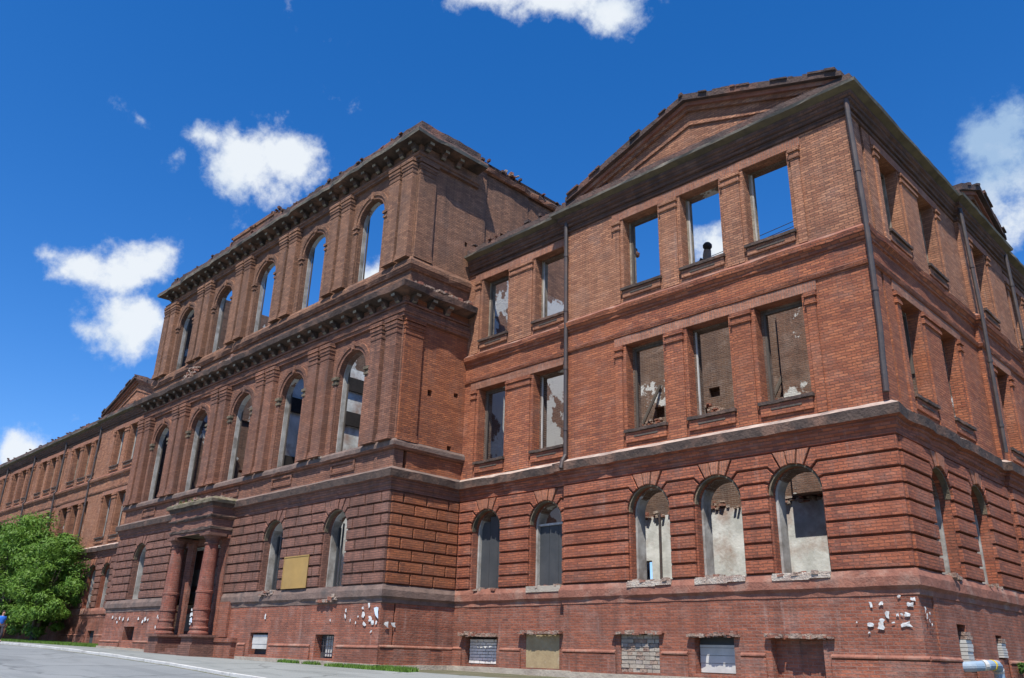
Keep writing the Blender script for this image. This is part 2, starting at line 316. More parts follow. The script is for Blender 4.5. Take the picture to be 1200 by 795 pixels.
def asphalt(name, c1, c2, c3):
    mt, nt, b = newmat(name); P = pos(nt)
    col = mixc(nt, noise(nt, P, .35, 5, .6, lo=.35, hi=.65), c1, c2)
    col = mixc(nt, mul(nt, noise(nt, P, 60, 2, .5, lo=.45, hi=.6), .35), col, c3)
    col = mixc(nt, mul(nt, noise(nt, P, 1.1, 6, .6, sc=(.25,1,1), lo=.55, hi=.7, off=(3,3,3)), .4), col, tuple(x*.6 for x in c1))
    v = nt.nodes.new('ShaderNodeTexVoronoi'); v.feature = 'DISTANCE_TO_EDGE'; v.inputs['Scale'].default_value = .22
    wv = nt.nodes.new('ShaderNodeVectorMath'); wv.operation = 'MULTIPLY_ADD'; wn_ = nt.nodes.new('ShaderNodeTexNoise'); wn_.inputs['Scale'].default_value = .8; wn_.inputs['Detail'].default_value = 5; nt.links.new(P, wn_.inputs['Vector'])
    nt.links.new(wn_.outputs['Color'], wv.inputs[0]); wv.inputs[1].default_value = (1.6,1.6,0); nt.links.new(P, wv.inputs[2]); nt.links.new(wv.outputs[0], v.inputs['Vector'])
    cr_ = nt.nodes.new('ShaderNodeMapRange'); nt.links.new(v.outputs['Distance'], cr_.inputs[0]); cr_.inputs[1].default_value = .004; cr_.inputs[2].default_value = .02; cr_.inputs[3].default_value = .55; cr_.inputs[4].default_value = 0
    col = mixc(nt, cr_.outputs[0], col, tuple(x*.45 for x in c1))
    col = mixc(nt, mul(nt, noise(nt, P, .5, 3, .4, sc=(.4,1.6,1), lo=.56, hi=.58, off=(7,2,3)), .35), col, tuple(x*.72 for x in c1))
    nt.links.new(col, b.inputs['Base Color']); b.inputs['Roughness'].default_value = .85
    bump(nt, b, noise(nt, P, 80, 3, .6, lo=.2, hi=.8), .5, .006); return mt
M_road = asphalt('road_asphalt', (.165,.18,.185), (.205,.22,.222), (.27,.28,.28))
M_walk = asphalt('walk_asphalt', (.20,.215,.205), (.235,.25,.24), (.30,.31,.30))
M_earth = plainmat('earth', (.12,.11,.075), (.09,.10,.05), 2.5, (.22,.19,.14), .3, bs=1, bd=.03)
M_kerb = plainmat('kerb_concrete', (.52,.52,.50), (.42,.42,.40), 3, (.25,.24,.22), .3, bs=.5)

# ------------------------------------------------------------------ ground
def lerp_tab(tab, x):
    if x <= tab[0][0]: return tab[0][1]
    for (a, p), (b, q) in zip(tab, tab[1:]):
        if x <= b: return p + (q-p)*(x-a)/(b-a)
    return tab[-1][1]
ZB = [(-90,.06),(-60,.03),(-40,-.19),(-28,-.40),(-16,-.50),(0,-.62),(14,-.80),(40,-1.1)]
ZK = [(-110,.02),(-60,.0),(-39,-.07),(-32.8,-.16),(-27.8,-.28),(-23.6,-.40),(-20.2,-.51),(-17.2,-.64),(-15.2,-.74),(0,-1.05),(14,-1.25),(40,-1.4)]
def zb(x): return lerp_tab(ZB, x)
def zk(x): return lerp_tab(ZK, x)
def gz(x, y):
    """height of the ground sheet"""
    if y >= -3: return zb(x)
    if y >= -8: t = (-3-y)/5; return zb(x)*(1-t) + zk(x)*t
    if y >= -8.2: return zk(x) - (-8-y)/.2*.07
    if y >= -24: return zk(x) - .07 - .02*(-8.2-y)
    return zk(x) - .07 - .02*15.8
def sheet(name, xs, ys, mat, dz, kind='structure', f=gz):
    mb = MB()
    for i in range(len(xs)-1):
        for j in range(len(ys)-1):
            mb.poly([(x, y, f(x, y)+dz) for x, y in ((xs[i],ys[j]),(xs[i+1],ys[j]),(xs[i+1],ys[j+1]),(xs[i],ys[j+1]))])
    return tag(mb.build(name, mat), kind=kind)
fr_ = lambda a, b, n: [a+(b-a)*i/n for i in range(n+1)]
XS = [-3000,-600,-200] + fr_(-120, 40, 80) + [120,400,3000]
sheet('ground', XS, [-3000,-300,-60,-24,-16,-8.2,-8,-5.5,-3,0,8,30,200,3000], M_earth, -.02)
XR = [-600,-200] + fr_(-120, 40, 80) + [120,400]
sheet('road', XR, [-22,-20,-16,-12,-8.2], M_road, .004)
sheet('pavement', XR, [-7.99,-6,-4.6,-3.42], M_walk, .006)
# kerb, stone by stone
kb = empty('kerb'); tag(kb, kind='structure')
x = -70.0
while x < 14:
    x1 = x + 1.98; mb = MB(); n = 3; dz = random.uniform(-.008, .012)
    pts = [(-8.11, -.16), (-8.11, .02), (-8.10, .03), (-8.01, .03), (-8.0, .02), (-8.0, -.1)]
    for k in range(5):
        a, b = pts[k], pts[k+1]
        mb.poly([(x,a[0],zk(x)+a[1]+dz),(x1,a[0],zk(x1)+a[1]+dz),(x1,b[0],zk(x1)+b[1]+dz),(x,b[0],zk(x)+b[1]+dz)])
    mb.poly([(x,p[0],zk(x)+p[1]+dz) for p in pts]); mb.poly([(x1,p[0],zk(x1)+p[1]+dz) for p in reversed(pts)])
    mb.build('kerb_stone', M_kerb, kb); x += 2.0
# parking line paint seen at the left frame edge
mb = MB()
for k in range(3):
    xa = -28.5 - k*9
    mb.poly([(xx, yy, gz(xx, yy)+.009) for xx, yy in ((xa,-11.6),(xa+3,-11.6),(xa+3,-11.48),(xa,-11.48))])
tag(mb.build('road_marking', plainmat('road_paint', (.6,.6,.58), (.45,.45,.44), 5)), kind='structure')
def grass(name, zones, n, h=.14):
    mb = MB()
    for _ in range(n):
        x0, x1, y0, y1 = random.choices(zones, weights=[(z[1]-z[0])*(z[3]-z[2]) for z in zones])[0]
        x, y = random.uniform(x0, x1), random.uniform(y0, y1); z = gz(x, y)-.02; a = random.uniform(0, 6.28); hh = h*random.uniform(.5, 1.4)
        w = .018+.012*random.random(); c, s = math.cos(a)*w, math.sin(a)*w; l = random.uniform(-.06, .06)
        mb.poly([(x-c, y-s, z), (x+c, y+s, z), (x+l, y+random.uniform(-.06,.06), z+hh)])
    return tag(mb.build(name, M_grass), kind='stuff')
tag(grass('grass', [(-72,-40.1,-3.42,-.6)], 30000, .13), 'bright green grass strip at the foot of the far brick wing', 'grass')
tag(grass('grass', [(-18.0,-13.5,-3.75,-3.3),(-15.8,-14,-3.3,-2.9),(-21.5,-20.3,-3.5,-3.2),(-19.8,-18.9,-3.5,-3.2)], 4500, .12), 'ragged grass tufts along the foot of the projecting block corner', 'grass')

# ------------------------------------------------------------------ the building
BLD = empty('ruined_building', (-20, 6, -.5))
tag(BLD, 'long roofless three-storey red brick building with arched and square empty windows', 'building')
_P = Matrix.Translation((-20, 6, -.5)).inverted()
def part(o):
    """direct child of the building, keeping world coordinates"""
    o.parent = BLD; o.matrix_parent_inverse = _P; return o

def arcpts(uc, zs, r, n, a0=180, a1=0):
    return [(uc + r*math.cos(R(a0+(a1-a0)*i/n)), zs + r*math.sin(R(a0+(a1-a0)*i/n))) for i in range(n+1)]
def wall(mb, fr, u0, u1, z0, z1, holes, d=0., th=.75, mf=0, mr=1, mbk=2, inner=True, ends=True, rb=.26, ms=None, shr=.07):
    """wall slab with real openings. hole=(ua,ub,za,zb,kind) kind: 'r' rect, 'a' arch (zb = spring), 'n' niche of depth hole[5] with back material hole[6].
    Openings have an outer brick reveal and a slightly narrower inner plaster one."""
    P = fr.P
    def q(pts, mat): mb.poly([P(*p) for p in pts], mat)
    for (dd, fwd, shrink, mat) in ((d, 1, 0, mf), (d-th, -1, shr if inner else 0, mbk)):
        u = u0
        for h in sorted(holes):
            if h[4] == 'n' and fwd < 0: continue
            s = shrink; ua, ub, za, zb = h[0]+s, h[1]-s, h[2], h[3]-(s if h[4] == 'r' else 0)
            def qq(a, b, c, e):
                if c >= e-1e-6 or a >= b-1e-6: return
                pts = [(a,dd,c),(b,dd,c),(b,dd,e),(a,dd,e)]; q(pts if fwd > 0 else pts[::-1], mat)
            qq(u, ua, z0, z1); qq(ua, ub, z0, za)
            if h[4] == 'a':
                r = (ub-ua)/2; ap = arcpts((ua+ub)/2, zb, r, 14)
                for (a, b) in zip(ap, ap[1:]):
                    pts = [(a[0],dd,a[1]),(b[0],dd,b[1]),(b[0],dd,z1),(a[0],dd,z1)]; q(pts if fwd > 0 else pts[::-1], mat)
            else: qq(ua, ub, zb, z1)
            u = ub
        pts = [(u,dd,z0),(u1,dd,z0),(u1,dd,z1),(u,dd,z1)]; q(pts if fwd > 0 else pts[::-1], mat)
    for h in holes:
        ua, ub, za, zb = h[:4]
        if h[4] == 'n':
            dp = h[5]; bm_ = h[6] if len(h) > 6 else mf; e = d-dp
            q([(ua,e,za),(ub,e,za),(ub,e,zb),(ua,e,zb)], bm_)
            q([(ua,d,za),(ua,e,za),(ua,e,zb),(ua,d,zb)], mf); q([(ub,e,za),(ub,d,za),(ub,d,zb),(ub,e,zb)], mf)
            q([(ua,e,zb),(ub,e,zb),(ub,d,zb),(ua,d,zb)], mf); q([(ua,d,za),(ub,d,za),(ub,e,za),(ua,e,za)], mf)
            continue
        def outline(s, arch):
            a, b = ua+s, ub-s
            if h[4] == 'a': return [(a, za)] + arcpts((a+b)/2, zb, (b-a)/2, 14) + [(b, za)]
            return [(a, za), (a, zb-s), (b, zb-s), (b, za)]
        s = shr if inner else 0
        o1 = outline(0, 0); o2 = outline(s, 0); dm = d-rb if inner else d-th
        for i in range(len(o1)):
            j = (i+1) % len(o1)
            q([(o1[i][0],d,o1[i][1]),(o1[i][0],dm,o1[i][1]),(o1[j][0],dm,o1[j][1]),(o1[j][0],d,o1[j][1])], mf)
            if inner:
                top_ = ms if ms is not None and not (h[4] == 'r' and i in (0, 2)) and not (h[4] == 'a' and (i == 0 or i == len(o1)-2 or i < 4)) else mr
                q([(o1[i][0],dm,o1[i][1]),(o2[i][0],dm,o2[i][1]),(o2[j][0],dm,o2[j][1]),(o1[j][0],dm,o1[j][1])], top_)
                q([(o2[i][0],dm,o2[i][1]),(o2[i][0],d-th,o2[i][1]),(o2[j][0],d-th,o2[j][1]),(o2[j][0],dm,o2[j][1])], top_)
    if ends:
        q([(u0,d,z0),(u0,d,z1),(u0,d-th,z1),(u0,d-th,z0)], mf); q([(u1,d,z0),(u1,d-th,z0),(u1,d-th,z1),(u1,d,z1)], mf)
    q([(u0,d,z1),(u1,d,z1),(u1,d-th,z1),(u0,d-th,z1)], mf)

def sweep(name, prof, path, mats, step=.45, jit=.008, caps=True, parent=None, bite=0.):
    """moulding profile [(out,z,mat)] swept along plan path; mitred; irregular edges"""
    n = len(path); pts = [Vector((*p, 0)) for p in path]; nm = []
    for i in range(n-1):
        d = (pts[i+1]-pts[i]).normalized(); nm.append(Vector((d.y, -d.x, 0)))
    mit = [nm[0]] + [(nm[i-1]+nm[i])/(1+nm[i-1].dot(nm[i])) for i in range(1, n-1)] + [nm[-1]]
    st = []
    for i in range(n-1):
        ln = (pts[i+1]-pts[i]).length; k = max(1, int(ln/step))
        for j in range(k):
            t = j/k; st.append((pts[i].lerp(pts[i+1], t), mit[i] if j == 0 else nm[i], j != 0))
    st.append((pts[-1], mit[-1], False))
    mb = MB(); rows = []
    for (p, mvec, free) in st:
        row = []; b = 0
        if free and bite and random.random() < .22: b = random.uniform(.02, bite)
        for (o, z, *_) in prof:
            jo = jz = 0
            if free and o > .02: jo = random.uniform(-jit, jit); jz = random.uniform(-jit, jit)
            oo = o - (b if o > .1 else 0)
            row.append(p + mvec*max(oo+jo, 0 if o <= .02 else .01) + Vector((0, 0, z+jz)))
        rows.append(row)
    for a, b in zip(rows, rows[1:]):
        for k in range(len(prof)-1):
            mb.poly([a[k], b[k], b[k+1], a[k+1]], prof[k+1][2] if len(prof[k+1]) > 2 else 0)
    if caps: mb.poly(list(reversed(rows[0]))); mb.poly(rows[-1])
    o = mb.build(name, mats); return part(o) if parent is None else o

def inset(poly, g):
    n = len(poly); out = []
    A = sum(poly[i][0]*poly[(i+1)%n][1]-poly[(i+1)%n][0]*poly[i][1] for i in range(n)); sg = 1 if A > 0 else -1
    for i in range(n):
        p0, p1, p2 = poly[i-1], poly[i], poly[(i+1)%n]
        a = Vector((p1[0]-p0[0], p1[1]-p0[1])); b = Vector((p2[0]-p1[0], p2[1]-p1[1]))
        if a.length < 1e-6 or b.length < 1e-6: out.append(p1); continue
        a.normalize(); b.normalize(); na = Vector((-a.y, a.x))*sg; nb = Vector((-b.y, b.x))*sg
        k = 1+na.dot(nb)
        mv = (na+nb)/max(k, .35); out.append((p1[0]+mv.x*g, p1[1]+mv.y*g))
    return out
def clip(poly, a, b):
    for (lim, sgn) in ((a, 1), (b, -1)):
        out = []
        for i in range(len(poly)):
            p, q = poly[i], poly[(i+1) % len(poly)]; ip, iq = (p[0]-lim)*sgn >= 0, (q[0]-lim)*sgn >= 0
            if ip: out.append(p)
            if ip != iq: t = (lim-p[0])/(q[0]-p[0]); out.append((lim, p[1]+(q[1]-p[1])*t))
        poly = out
        if len(poly) < 3: return []
    return poly
def piece(fr, poly, d0, d1, mat, parent, name, ch=.012, swap=False):
    """chamfered prism: outline in (u,z), from depth d0 out to d1"""
    if len(poly) < 3: return
    clean = []
    for p in poly:
        if not clean or abs(p[0]-clean[-1][0])+abs(p[1]-clean[-1][1]) > .004: clean.append(p)
    if abs(clean[0][0]-clean[-1][0])+abs(clean[0][1]-clean[-1][1]) < .004: clean.pop()
    poly = clean
    A = sum(poly[i][0]*poly[(i+1)%len(poly)][1]-poly[(i+1)%len(poly)][0]*poly[i][1] for i in range(len(poly)))
    if abs(A) < .01: return
    if A < 0: poly = poly[::-1]
    cu = sum(p[0] for p in poly)/len(poly); cz = sum(p[1] for p in poly)/len(poly)
    o = fr.P(cu, 0, cz); mb = MB(); mb.swap = swap; top = inset(poly, ch)
    jd = random.uniform(-.006, .008); d1 += jd; n = len(poly)
    F = lambda p, d: fr.P(p[0], d, p[1]) - o
    for i in range(n):
        j = (i+1) % n
        mb.poly([F(poly[i],d0),F(poly[j],d0),F(poly[j],d1-ch),F(poly[i],d1-ch)]); mb.poly([F(poly[i],d1-ch),F(poly[j],d1-ch),F(top[j],d1),F(top[i],d1)])
    mb.poly([F(p,d1) for p in top])
    ob = mb.build(name, mat); ob.location = o; ob.parent = parent; return ob
ANG = [22, 46, 64]
def rustic(fr, d, u0, u1, wins, parent, mat, matv, z0=2.13, n=8, h=.39, blocks=0., zs=4.14, depth=.095, g=.032, skip=None):
    """rusticated courses between windows, bent into the arches; wins=[(uc,w)]"""
    zt = [z0+h*k for k in range(n+1)]; segs = []; ws = sorted(wins); prev = None
    for wq in ws: segs.append((prev, wq)); prev = wq
    segs.append((prev, None))
    def rays(wq, z):     # points where groove height z meets the arch side, as offsets from centre
        uc, w = wq; r = w/2+.02
        if z <= zs+.12: return None
        k = 0 if z < zs+.5 else (1 if z < zs+.85 else 2)
        return ANG[k]
    for (lw, rw) in segs:
        for k in range(n):
            zl, zh = zt[k], zt[k+1]
            def side(wq, sgn):
                """boundary polyline low->high; sgn=+1: window lies to the left (we are on its right)"""
                uc, w = wq; r = w/2+.015
                out = []
                al, ah = rays(wq, zl), rays(wq, zh)
                if al is None: out.append((uc+sgn*r, zl)); a_lo = 0 if zh > zs else None
                else:
                    Rl = max((zl-zs)/math.sin(R(al)), r+.02); out.append((uc+sgn*Rl*math.cos(R(al)), zl)); a_lo = al
                if a_lo is not None and al is None: out.append((uc+sgn*r, zs))
                a_hi = ah if ah is not None else (None if zh <= zs else math.degrees(math.asin(min(.99, (zh-zs)/r))))
                if a_hi is not None:
                    s0 = a_lo if a_lo is not None else 0
                    for t in range(5):
                        a = s0+(a_hi-s0)*t/4; out.append((uc+sgn*r*math.cos(R(a)), zs+r*math.sin(R(a))))
                    if ah is not None:
                        Rh = max((zh-zs)/math.sin(R(ah)), r+.02); out.append((uc+sgn*Rh*math.cos(R(ah)), zh))
                else: out.append((uc+sgn*r, zh))
                return out
            L = side(lw, 1) if lw else [(u0, zl), (u0, zh)]
            Rr = side(rw, -1) if rw else [(u1, zl), (u1, zh)]
            poly = Rr + L[::-1]
            umin = min(p[0] for p in poly); umax = max(p[0] for p in poly)
            cuts = [umin-.01, umax+.01]
            if blocks:
                w_ = umax-umin; m_ = max(1, round(w_/blocks)); off = (.5 if k % 2 else 0)
                cuts = [umin-.01] + [umin + w_*(i+off+ (0 if off else 1))/ (m_+ (0 if off else 0)) for i in range(m_) if .22 < w_*(i+off+(0 if off else 1))/m_ < w_-.22] + [umax+.01]
            for a, b in zip(cuts, cuts[1:]):
                pl = clip(poly, a, b) if blocks else poly
                if len(pl) < 3: continue
                cu = sum(p[0] for p in pl)/len(pl)
                if skip and skip(cu, (zl+zh)/2): continue
                piece(fr, inset(pl, g), d-.01, d+depth, mat, parent, 'rusticated_block' if blocks else 'brick_band', ch=.014)
    for (uc, w) in ws:
        r = w/2+.015; ztop = zt[-1]
        an = [ANG[2], 81, 99, 180-ANG[2]]
        for i in range(3):
            a, b = an[i], an[i+1]
            tp = lambda t: (uc + (ztop-zs)/math.tan(R(t)) if abs(t-90) > .1 else uc, ztop)
            pl = [tp(a)] + [tp(b)] + [(uc+r*math.cos(R(b+(a-b)*t/4)), zs+r*math.sin(R(b+(a-b)*t/4))) for t in range(5)]
            piece(fr, inset(pl, g*.6), d-.01, d+depth+(.035 if i == 1 else .012), matv, parent, 'voussoir', swap=True)
def ring(fr, uc, zs, w, d, parent, mat, t=.09, proud=.02, n=16, name='arch_moulding', two=False):
    mb = MB(); r0_, r1_ = w/2-.015, w/2+t
    o = fr.P(uc, 0, zs)
    prof = [(r0_, d-.12), (r0_, d+proud), (r1_, d+proud), (r1_, d-.01)] if not two else [(r0_, d-.02), (r0_, d+proud*.5), (r0_+t*.45, d+proud*.55), (r0_+t*.5, d+proud), (r1_, d+proud*1.1), (r1_, d-.01)]
    for i in range(n):
        a, b = math.pi*i/n, math.pi*(i+1)/n
        for (p, q) in zip(prof, prof[1:]):
            F = lambda rr, dd, t_: fr.P(uc+rr*math.cos(t_), dd, zs+rr*math.sin(t_)) - o
            mb.poly([F(p[0],p[1],b), F(p[0],p[1],a), F(q[0],q[1],a), F(q[0],q[1],b)])
    for t_ in (0, math.pi):
        mb.poly([fr.P(uc+p[0]*math.cos(t_), p[1], zs)-o for p in prof])
    ob = mb.build(name, mat); ob.location = o; ob.parent = parent; return ob

# reusable pieces; local x = along wall, -y = outward, z up. proto cache shares mesh data
CACHE = {}
def proto(key, fn):
    if key not in CACHE: CACHE[key] = fn()
    return CACHE[key]
def place(key, fn, fr, u, d, z, parent):
    """fn() -> list of (name, MB, mats, [sub...]); first element is the part, the rest its sub-parts"""
    if key not in CACHE:
        lst = fn(); root = None; obs = []
        for i, (nm, mb, mats) in enumerate(lst):
            ob = mb.build(nm, mats); obs.append(ob)
            if i == 0: root = ob
            else: ob.parent = root
        CACHE[key] = obs; new = obs
    else:
        src = CACHE[key]; new = []
        for i, s in enumerate(src):
            c = s.copy(); COL.objects.link(c); new.append(c)
            if i: c.parent = new[0]; c.matrix_parent_inverse = Matrix.Identity(4)
    r_ = new[0]; r_.location = fr.P(u, d, z); r_.rotation_euler = (0, 0, fr.rot)
    if parent == 'part': r_.parent = BLD; r_.matrix_parent_inverse = _P
    else: r_.parent = parent
    return r_
def bx(mb, x0, x1, p0, p1, z0, z1, mat=0):   # p = outward
    mb.box((x0, -p1, z0), (x1, -p0, z1), mat)
def pil_fn(w, h, p, mat, matc, caps, basez=0):
    """pilaster strip with stacked capital mouldings as sub-parts"""
    def f():
        a = MB(); bx(a, -w/2, w/2, -.01, p, 0, h)
        out = [('pilaster', a, mat)]
        c = MB()
        for (z0, z1, e) in caps: bx(c, -w/2-e*.8, w/2+e*.8, -.008, p+e, z0, z1)
        out.append(('capital', c, matc))
        if basez:
            b = MB(); bx(b, -w/2-.05, w/2+.05, -.008, p+.05, 0.003, basez*.5); bx(b, -w/2-.025, w/2+.025, -.007, p+.03, basez*.5, basez)
            out.append(('pilaster_base', b, matc))
        return out
    return f
def sill_fn(w, big, mat):
    def f():
        a = MB(); mats = [M_soot, mat]
        for k in range(5):
            x0 = -w/2-.08+(w+.16)*k/5; x1 = x0+(w+.16)/5; z = random.uniform(-.012, .012)
            bx(a, x0, x1-.004, -.45, .13+random.uniform(-.02,.012), -.09+z, .0+z)
        b = MB(); bx(b, -w/2-.03, w/2+.03, -.01, .06, -.4 if big else -.34, -.09)
        c = MB(); bx(c, -w/2+.28, w/2-.28, .04, .075, -.25, -.205)
        return [('window_sill', a, M_soot), ('sill_apron', b, mat), ('apron_slot', c, M_wood2)]
    return f
def frame_fn(w, h, kind):
    def f():
        a = MB(); m_ = M_wood if kind == 0 else M_wood2
        bx(a, -w/2+.07, -w/2+(.115 if kind == 0 else .14), -.42, -.37, 0.02, h-.08)
        if kind == 2: bx(a, w/2-.13, w/2-.07, -.42, -.34, h*.35, h-.08)
        if kind in (1, 2): bx(a, -w/2+.15, w/2-.07, -.42, -.35, h-.16, h-.08)
        if kind == 3: bx(a, -w/2+.15, w/2-.07, -.42, -.35, h*.72, h*.72+.06)
        return [('window_frame', a, m_)]
    return f
def rects(fr, d, group, floor, sp, parentwall, brick, pier=True, frames=(0,1,2), wd=1.45, pipe_skip=False):
    """one group of square windows on floor 2/3: sills, lintel course, pilasters"""
    z0, z1, zbase = (6.67, 9.55, 6.12) if floor == 2 else (11.55, 14.20, 11.06)
    us = group; hh = z1-.02-zbase
    capz = [(hh-.36, hh-.27, .045), (hh-.27, hh-.19, .02), (hh-.14, hh-.06, .06), (hh-.06, hh, .035)]
    for i, uc in enumerate(us):
        place(('sill', floor, brick.name, wd), sill_fn(wd, floor == 2, brick), fr, uc, d, z0, parentwall)
        if frames: place(('frame', floor, wd, frames[i % len(frames)]), frame_fn(wd, z1-z0, frames[i % len(frames)]), fr, uc, d, z0, parentwall)
    gaps = [(a+wd/2, b-wd/2) for a, b in zip(us, us[1:])]
    for (a, b) in gaps:
        w = b-a-.26
        place(('pier', floor, brick.name, round(w, 2)), pil_fn(w, hh, .055, brick, brick, capz), fr, (a+b)/2, d, zbase, parentwall)
    for e, s in ((us[0]-wd/2-.26, -1), (us[-1]+wd/2+.26, 1)):
        place(('edge', floor, brick.name), pil_fn(.26, hh, .055, brick, brick, capz), fr, e, d, zbase, parentwall)
    mb = MB(); mb.swap = True; a, b = us[0]-wd/2-.45, us[-1]+wd/2+.45; o = fr.P((a+b)/2, 0, z1)
    n = max(2, int((b-a)/.5))
    for k in range(n):
        q0, q1 = a+(b-a)*k/n, a+(b-a)*(k+1)/n
        pts = [(q0, z1+.004), (q1, z1+.004), (q1, z1+.30), (q0, z1+.30)]
        mb.poly([fr.P(p[0], d+.03, p[1])-o for p in pts])
        mb.poly([fr.P(q0,d-.25,z1+.004)-o, fr.P(q1,d-.25,z1+.004)-o, fr.P(q1,d+.03,z1+.004)-o, fr.P(q0,d+.03,z1+.004)-o])
    mb.poly([fr.P(a,d-.01,z1+.30)-o, fr.P(a,d+.03,z1+.30)-o, fr.P(b,d+.03,z1+.30)-o, fr.P(b,d-.01,z1+.30)-o][::-1])
    for q0 in (a, b): mb.poly([fr.P(q0,d-.01,z1+.004)-o, fr.P(q0,d+.03,z1+.004)-o, fr.P(q0,d+.03,z1+.30)-o, fr.P(q0,d-.01,z1+.30)-o])
    ob = mb.build('lintel', B_lint); ob.location = o; ob.parent = parentwall

def base_z(fr, u0, u1): 
    a, b = fr.P(u0, 0, 0), fr.P(u1, 0, 0); return min(zb(a.x), zb(b.x), gz(a.x, a.y), gz(b.x, b.y)) - .25
# storeys of a wing wall: plinth, rusticated, second, third, frieze
WM = None
def wing(fr, d, u0, u1, us2, usg, base, mats, wd=1.45, wg=1.42, ends=True, holes2=(), parapet=True, rus=True):
    """mats: [plinth, red, orange, tan, reveal, inner]"""
    mb = MB(); ml = mats
    wall(mb, fr, u0, u1, base_z(fr, u0, u1), 1.78, base, d+.03, .8, 0, 4, 5, inner=False, ends=ends)
    wall(mb, fr, u0, u1, 1.78, 5.28, [(u-wg/2, u+wg/2, 2.13, 4.14, 'a') for u in usg], d, .66, 1, 4, 5, ends=ends, ms=5)
    wall(mb, fr, u0, u1, 5.28, 6.1, [], d, .8, 1, 4, 5, ends=ends)
    wall(mb, fr, u0, u1, 6.1, 9.9, [(u-wd/2, u+wd/2, 6.67, 9.55, 'r') for u in us2] + [x for x in holes2 if x[3] < 9.9], d, .66, 2, 5, 5, ends=ends, rb=.36, ms=5)
    wall(mb, fr, u0, u1, 9.9, 10.95, [], d, .8, 2, 4, 5, ends=ends)
    wall(mb, fr, u0, u1, 10.95, 14.6, [(u-wd/2, u+wd/2, 11.55, 14.20, 'r') for u in us2] + [x for x in holes2 if x[3] > 10.9], d, .62, 3, 8, 5, ends=ends, rb=.36, ms=5)
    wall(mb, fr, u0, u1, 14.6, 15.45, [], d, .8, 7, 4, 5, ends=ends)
    w = part(mb.build('wall', ml)); return w
WMAT = [B_plinth, B_red, B_org, B_tan, M_plast, B_int, M_dark, B_frieze_shade, M_jamb]
LMAT = [B_plinth, B_red, B_tan, B_tan, M_plast, B_int, M_dark, B_frieze_shade, M_jamb]

# right wing: recessed bay, pedimented bay, flank
g3 = [-7.30, -4.98, -2.68]; g2 = [-14.47, -11.58]
NB = [(-15.3,-13.75,-.35,.60,'n',.38,6), (-12.35,-10.9,-.4,.68,'n',.2,6)]
w_rec = wing(WF, -.15, -16.1, -10.65, g2, g2, [(-15.3,-13.75,-.3,.60,'n',.30,6), (-12.4,-10.95,-.34,.68,'n',.10,6)], WMAT)
w_ris = wing(WF, 0., -10.65, 0., g3, g3, [(-8.45,-7.1,-.34,.68,'n',.06,6), (-5.95,-4.75,-.3,.62,'n',.28,6), (-3.7,-2.35,-.5,.56,'n',.26,0)], WMAT)
s_us = [2.48, 5.43]
w_s1 = wing(SF, 0., 0.8, 8.4, s_us, s_us, [(2.1,2.72,.1,1.0,'n',.5,6), (4.92,5.42,.25,.84,'n',.5,6)], WMAT)
w_s2 = wing(SF, .13, 8.4, 13.2, [10.15], [10.15], [], WMAT)
w_s3 = wing(SF, 0., 13.2, 22., [14.9,17.3,19.7], [14.9,17.3,19.7], [], WMAT)
rustic(WF, -.15, -16.0+.075, -10.66, [(u, 1.42) for u in g2], w_rec, B_red, B_vous)
rustic(WF, 0., -10.65, .075, [(u, 1.42) for u in g3], w_ris, B_red, B_vous)
rustic(SF, 0., 0.0, 8.4, [(u, 1.42) for u in s_us], w_s1, B_red, B_vous)
rustic(SF, .13, 8.4, 13.2, [(10.15, 1.42)], w_s2, B_red, B_vous)
for fr, d, us, w_ in ((WF,-.15,g2,w_rec),(WF,0.,g3,w_ris),(SF,0.,s_us,w_s1),(SF,.13,[10.15],w_s2)):
    for u in us: ring(fr, u, 4.14, 1.42, d, w_, M_moss, t=.03, proud=.03)
for fr, d, gr, w_ in ((WF,-.15,g2,w_rec),(WF,0.,g3,w_ris),(SF,0.,s_us,w_s1),(SF,.13,[10.15],w_s2),(SF,0.,[14.9,17.3,19.7],w_s3)):
    rects(fr, d, gr, 2, 0, w_, B_org, frames=(2,0,1)); rects(fr, d, gr, 3, 0, w_, B_tan, frames=(1,0,0))

# left wing: pedimented bay, then a long run of triple windows between downpipes
lp = [-52.2, -49.75, -47.3]
w_lp = wing(WF, 0., -56., -45.5, lp, lp, [(-50.9,-49.8,-.1,.75,'n',.2,6)], LMAT)
w_lr = wing(WF, -.15, -45.5, -39.9, [], [], [], LMAT)
L_MOD = 7.8; lx = []; pipes_l = [-56.12 - L_MOD*k for k in range(7)]
for k in range(6):
    p = -56.12 - L_MOD*k; lx.append([p-5.15, p-2.85, p-.95+.15])
lall = [x for g in lx for x in g]
w_ll = wing(WF, -.15, -104., -56., sorted(lall), sorted(lall), [], LMAT)
rustic(WF, 0., -56., -45.5, [(u, 1.42) for u in lp], w_lp, B_blockr, B_vous)
for u in lp: ring(WF, u, 4.14, 1.42, 0., w_lp, M_moss, t=.03, proud=.03)
for fl in (2, 3):
    rects(WF, 0., lp, fl, 0, w_lp, B_tan, frames=(0,0,2))
    for g in lx: rects(WF, -.15, sorted(g), fl, 0, w_ll, B_tan, frames=())

